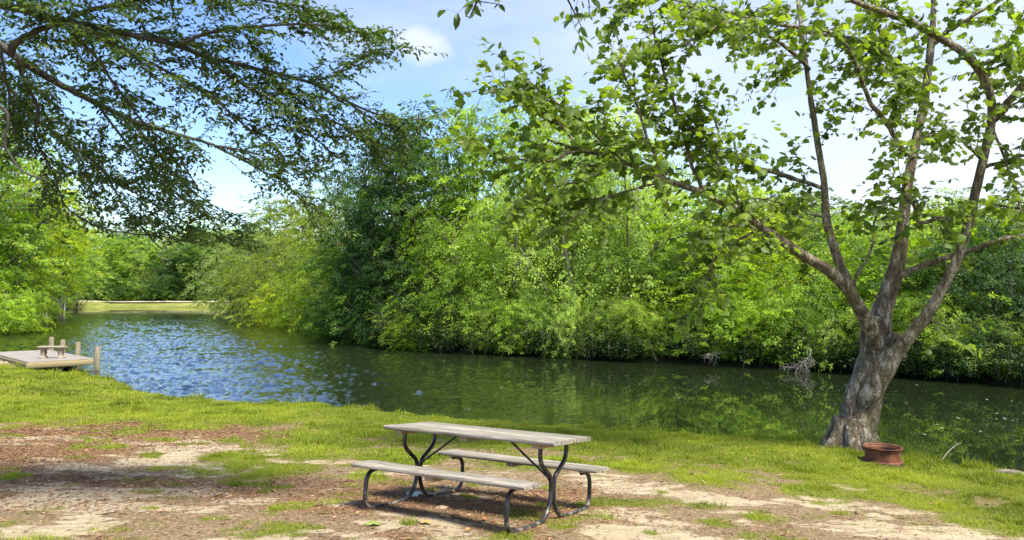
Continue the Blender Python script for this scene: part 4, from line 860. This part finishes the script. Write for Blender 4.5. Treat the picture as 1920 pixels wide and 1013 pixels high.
# overhanging tree whose trunk stands left of the view
M_OVL = leaf_mat('beech_leaves', (.050, .098, .020), 1.6, .45, .45, .4)
M_OVB = simple('grey_branch_bark', [(.3, (.03, .027, .024)), (.7, (.10, .09, .08))], 10., .9, (1, 1, 1), .004)
ox, oy = -6.6, 5.6; ov = empty('overhanging_tree', (ox, oy, gz1(ox, oy))); tag(ov, 'dark leafed tree hanging its long branches in from the upper left corner', 'tree')
mb = MB(); tl = smooth_line([(ox, oy, .6), (ox, oy, 1.3), (ox + .1, oy, 3), (ox - .05, oy + .1, 5), (ox - .1, oy + .1, 7.5), (ox - .1, oy, 10)], 40); tube(mb, tl, np.linspace(.34, .14, 40), 20, lump=.04, seed=5); child_mesh(mb, 'trunk', M_OVB, ov, True)
kp = 6.5 / FPX
# tuples: pixel points, depth start/end, radius start/end in px, density, root joint height or None
over_b = [
 ([(-120, -10), (0, 8), (134, 40), (224, 56), (336, 81), (403, 103), (493, 125), (582, 150), (650, 188), (739, 219), (800, 222)], 5.9, 6.9, 7, 1.3, .9, 5.0),
 ([(381, 99), (420, 130), (470, 166), (537, 206), (582, 251), (627, 290)], 6.3, 6.8, 4, 1.2, .95, None),
 ([(-130, 40), (-60, 60), (0, 85), (67, 130), (121, 161), (179, 188), (251, 224), (336, 251), (403, 273), (470, 309), (537, 345)], 6.2, 7.8, 10, 1.2, .85, 4.2),
 ([(20, 100), (27, 80), (60, 58), (90, 45), (157, 18), (250, 0), (330, -20)], 6.3, 6.0, 7, 3, .9, None),
 ([(-60, 90), (0, 140), (60, 215), (120, 265), (180, 305), (215, 358), (260, 420), (305, 468)], 6.9, 8.0, 5, 1.2, .8, None),
 ([(90, 40), (107, 45), (180, 112), (215, 166), (269, 233), (330, 290), (370, 350)], 6.2, 6.8, 3.5, 1.2, .9, None),
 ([(150, 42), (170, 58), (269, 108), (336, 148), (403, 188), (470, 250), (530, 290)], 6.0, 6.6, 3.5, 1.2, .9, None),
 ([(-20, 190), (13, 215), (9, 269), (36, 313), (90, 340)], 5.6, 5.8, 3, 1.5, .2, None),
 ([(30, 110), (45, 143), (72, 201), (67, 250), (85, 290), (107, 331), (130, 390), (180, 425)], 6.4, 7.0, 4, 1.2, .75, None),
 ([(179, 188), (230, 260), (290, 320), (340, 370), (400, 410)], 7.0, 7.6, 3, 1.1, .9, None),
 ([(251, 224), (310, 300), (350, 350), (420, 400)], 7.0, 7.7, 3, 1.1, .9, None),
 ([(336, 81), (400, 60), (470, 50), (560, 45), (640, 55), (700, 60), (735, 50)], 6.1, 6.6, 3.4, 1.1, .9, None),
 ([(250, 0), (340, -10), (430, -5), (520, 5), (600, 20), (660, 40)], 6.0, 6.5, 3.4, 1.2, .95, None),
 ([(582, 150), (620, 140), (660, 115), (700, 95), (735, 90)], 6.6, 6.9, 2.4, 1, .9, None),
 ([(493, 125), (560, 190), (620, 225), (680, 250), (715, 275)], 6.5, 6.9, 2.6, 1, .85, None),
 ([(650, 188), (700, 225), (740, 245), (765, 262)], 6.7, 7.0, 2, 1, .7, None),
 ([(403, 273), (470, 285), (540, 305), (600, 330)], 7.3, 7.8, 2.2, 1, .8, None),
 ([(537, 345), (570, 375), (600, 400)], 7.8, 8.0, 1.6, 1, .9, None),
 ([(0, 85), (10, 150), (20, 215), (30, 260)], 6.2, 6.5, 3, 1.2, .9, None),
 ([(-60, -70), (60, -40), (180, -30), (300, -40), (420, -35)], 5.8, 6.2, 4, 2, .85, 6.0),
 ([(60, 215), (100, 250), (150, 300), (185, 370)], 7.1, 7.5, 2.4, 1, .8, None),
 ([(180, 305), (230, 350), (300, 390), (370, 430), (440, 450)], 7.4, 8.0, 2, 1, .9, None),
 ([(180, 425), (230, 440), (300, 445), (380, 455), (470, 452)], 7.6, 8.2, 1.8, .9, .8, None),
]
g = np.random.default_rng(23); lines = []
for (l, d0, d1, r0, r1, dens, root) in over_b:
    ln = trace(l, d0, d1, r0 * kp, r1 * kp)
    if root:
        rp_ = np.array([ox, oy + .05, root]); extra = smooth_line([list(rp_) + [r0 * kp * 1.4], list((rp_ + ln[0, :3]) / 2 + np.array([0, 0, .08])) + [r0 * kp * 1.2], list(ln[0])], 10)[:-1]; full = np.vstack([extra, ln])
    else: full = ln
    jit = np.cumsum(g.normal(0, .004, (len(full), 3)), axis=0); jit -= np.linspace(0, 1, len(full))[:, None] * jit[-1]; full[:, :3] += jit
    mb = MB(); tube(mb, full[:, :3], full[:, 3], 10); child_mesh(mb, 'branch', M_OVB, ov, True); lines.append((full, dens))
def ov_gap(p):
    u = CX + FPX * p[0] / p[1]; v_ = HOR - FPX * (p[2] - CAMZ) / p[1]
    if 395 < u < 460 and 285 < v_ < 400: return False
    if v_ > 345 + .25 * max(0, u - 0) * .5 + 70: return False
    if u > 655 and v_ < 45: return False
    return True
tw_, lf_ = MB(), MB(); nleaf = grow(lines, g, tw_, lf_, LEAF6, .050, .62, .038, .20, .024, .050, .8, .05, .22, ov_gap, .38, .0032)
print('overhanging leaves', nleaf)
child_mesh(tw_, 'twigs', M_OVB, ov); child_mesh(lf_, 'crown', M_OVL, ov)
# nearer twigs hanging in from above the top edge
hb = empty('overhead_tree', (2.9, 2.2, gz1(2.9, 2.2))); tag(hb, 'larger dark leaves on thin twigs hanging from above the top middle edge', 'tree')
mb = MB(); tube(mb, smooth_line([(2.9, 1.2 - 3, .9), (2.9, -1.8, 3), (2.7, -1.7, 6.5), (2.5, -1.6, 9)], 30), np.linspace(.26, .12, 30), 16, lump=.04, seed=6); child_mesh(mb, 'trunk', M_OVB, hb, True)
g = np.random.default_rng(31); lines = []
for l, d0, d1, r0, r1 in [([(1000, -500), (960, -250), (930, -120), (905, -20), (892, 8), (880, 35)], 3.6, 4.4, 6, 1), ([(960, -250), (1010, -120), (1050, -30), (1070, 10), (1090, 50)], 3.9, 4.5, 4, .9), ([(930, -120), (900, -60), (860, -20), (890, 0), (935, 8)], 4.1, 4.4, 3, .8), ([(1010, -120), (1060, -60), (1100, -10), (1105, 30)], 4.1, 4.4, 2.4, .8)]:
    ln = trace(l, d0, d1, r0 * 4.3 / FPX, r1 * 4.3 / FPX)
    if l[0][0] == 1000: ex_ = smooth_line([[2.7, -1.7, 6.0, .06], [1.6, 1.2, 6.3, .035], list(ln[0])], 14)[:-1]; ln = np.vstack([ex_, ln])
    mb = MB(); tube(mb, ln[:, :3], ln[:, 3], 8); child_mesh(mb, 'branch', M_OVB, hb, True); lines.append((ln[int(len(ln) * .5):], .55))
tw_, lf_ = MB(), MB(); grow(lines, g, tw_, lf_, LEAF6, .10, .20, .09, .08, .05, .078, 1.0, .0, .5, None, .6, .002)
child_mesh(tw_, 'twigs', M_OVB, hb); child_mesh(lf_, 'crown', M_OVL, hb)

# ------------------------------------------------------------------ small things
# forked stick at the shore, mossy log end, specks on the water, fallen leaves
a_ = at_z(1762, 862, .5); b_ = P3(1797, 832, a_[1] + .15); mb = MB(); limb(mb, [a_ - np.array([0, 0, .05]), (a_ + b_) / 2 + np.array([0, 0, .01]), b_], .009, .005, 6, .1, 2)
limb(mb, [b_, b_ + np.array([.04, 0, .0])], .006, .004, 5, 0, 1, 4); limb(mb, [(a_ + b_) / 2, (a_ + b_) / 2 + np.array([.03, 0, -.06])], .004, .003, 5, 0, 1, 4); limb(mb, [b_, b_ + np.array([-.05, 0, .02])], .004, .003, 5, 0, 1, 4)
tag(mb.build('stick', M_PALE, None, True), 'pale forked stick stuck in the shore right of the fire ring', 'stick')
a_ = at_z(1885, 888, .5); mb = MB(); limb(mb, [a_ + np.array([-.16, .10, -.05]), a_ + np.array([-.02, .06, .0]), a_ + np.array([.15, -.04, -.01]), a_ + np.array([.34, -.16, -.07])], .045, .06, 14, .08, 3, 24)
tag(mb.build('log', simple('mossy_log', [(.3, (.09, .08, .05)), (.6, (.20, .17, .12)), (.8, (.30, .27, .2))], 9., .9, bump=.01), None, True), 'half buried weathered log on the shore at the right edge of the lawn', 'log')
g = np.random.default_rng(77); c_ = at_z(1905, 882, .42); n_ = 260; p = np.column_stack([c_[0] + g.normal(.12, .14, n_), c_[1] + g.normal(.1, .10, n_), np.zeros(n_)]); p[:, 2] = gz(p[:, 0], p[:, 1]) + g.uniform(0, .07, n_)
mb = MB(); leaves(mb, p, g.normal(0, 1, (n_, 3)) * np.array([1, 1, .4]), np.array([0, 0, 1.]) + g.normal(0, .5, (n_, 3)), g.uniform(.04, .08, n_), LEAF6, g.beta(2, 4, n_)); tag(mb.build('leaf_pile', M_LIT), 'small pile of dead brown leaves behind the log at the right edge', 'leaf pile')
M_SPK = simple('pale_petal', [(.3, (.36, .36, .28)), (.7, (.52, .52, .45))], 5., .7); me = None
for (px, py) in [(1263, 727), (1270, 746), (1489, 808), (1573, 733), (1736, 733), (1852, 749), (1895, 752), (1767, 802), (1755, 796), (1730, 814), (1837, 808), (1795, 783), (1800, 785), (1880, 783), (1888, 786), (1898, 788), (1907, 786), (1865, 775), (1868, 786), (1024, 697), (820, 676), (1308, 732), (1620, 770), (1700, 700), (1722, 722)]:
    q = at_z(px, py, .006)
    if me is None:
        mb = MB(); leaves(mb, np.zeros((1, 3)), np.array([[1., 0, 0]]), np.array([[0, 0, 1.]]), .1, (LEAF6[0] * np.array([1, 1.6, .3]), LEAF6[1]), .5); me = mb.mesh('floating_leaf', M_SPK)
    o = bpy.data.objects.new('floating_leaf', me); C.objects.link(o); o.location = q; o.rotation_euler = (0, 0, random.uniform(0, 6)); s_ = random.uniform(.4, .9); o.scale = (s_, s_, s_)
    tag(o, 'tiny pale leaf floating on the dark still water', 'leaf', 'pale leaves floating on the water')
M_FL = {'yellow': simple('yellow_leaf', [(.3, (.30, .19, .05)), (.7, (.45, .33, .12))], 10., .7), 'orange': simple('orange_leaf', [(.3, (.45, .14, .04)), (.7, (.62, .24, .08))], 10., .7), 'tan': simple('tan_leaf', [(.3, (.34, .22, .12)), (.7, (.52, .38, .24))], 10., .7), 'green': simple('green_leaf', [(.3, (.15, .18, .04)), (.7, (.27, .30, .07))], 10., .7), 'pale': simple('pale_green_leaf', [(.3, (.45, .52, .40)), (.7, (.62, .68, .55))], 10., .7)}
fl = [(826, 950, 'tan', .13, 'large tan curled leaf on the soil under the near bench'), (833, 970, 'yellow', .10, 'brown yellow leaf just below the large tan leaf under the table'), (798, 982, 'yellow', .10, 'flat yellow leaf in front of the near bench middle'), (700, 985, 'green', .13, 'yellow green leaf on the ground in front of the left table frame'),
      (908, 977, 'orange', .08, 'small orange leaf lying between the two table frames'), (934, 982, 'orange', .09, 'red orange leaf close left of the near right foot of the table'), (670, 966, 'yellow', .08, 'small pale yellow leaf left of the near left foot'), (785, 929, 'pale', .16, 'pale green torn leaf by the left leg frame'), (872, 997, 'orange', .07, 'small orange leaf in front of the near right table foot'), (840, 922, 'orange', .09, 'orange leaf beside the far left foot of the table')]
for (px, py, cn, sz, lab) in fl:
    q = at_z(px, py, .9)
    for _ in range(4): q = at_z(px, py, gz1(q[0], q[1]) + .012)
    mb = MB(); az = random.uniform(0, 6.28); leaves(mb, np.zeros((1, 3)), np.array([[math.cos(az), math.sin(az), .1]]), np.array([[.1, -.25, 1.]]), sz, SYC if sz > .09 else LEAF6, .5)
    o = mb.build('fallen_leaf', M_FL[cn]); o.location = q + np.array([0, 0, .012]); tag(o, lab, 'leaf')
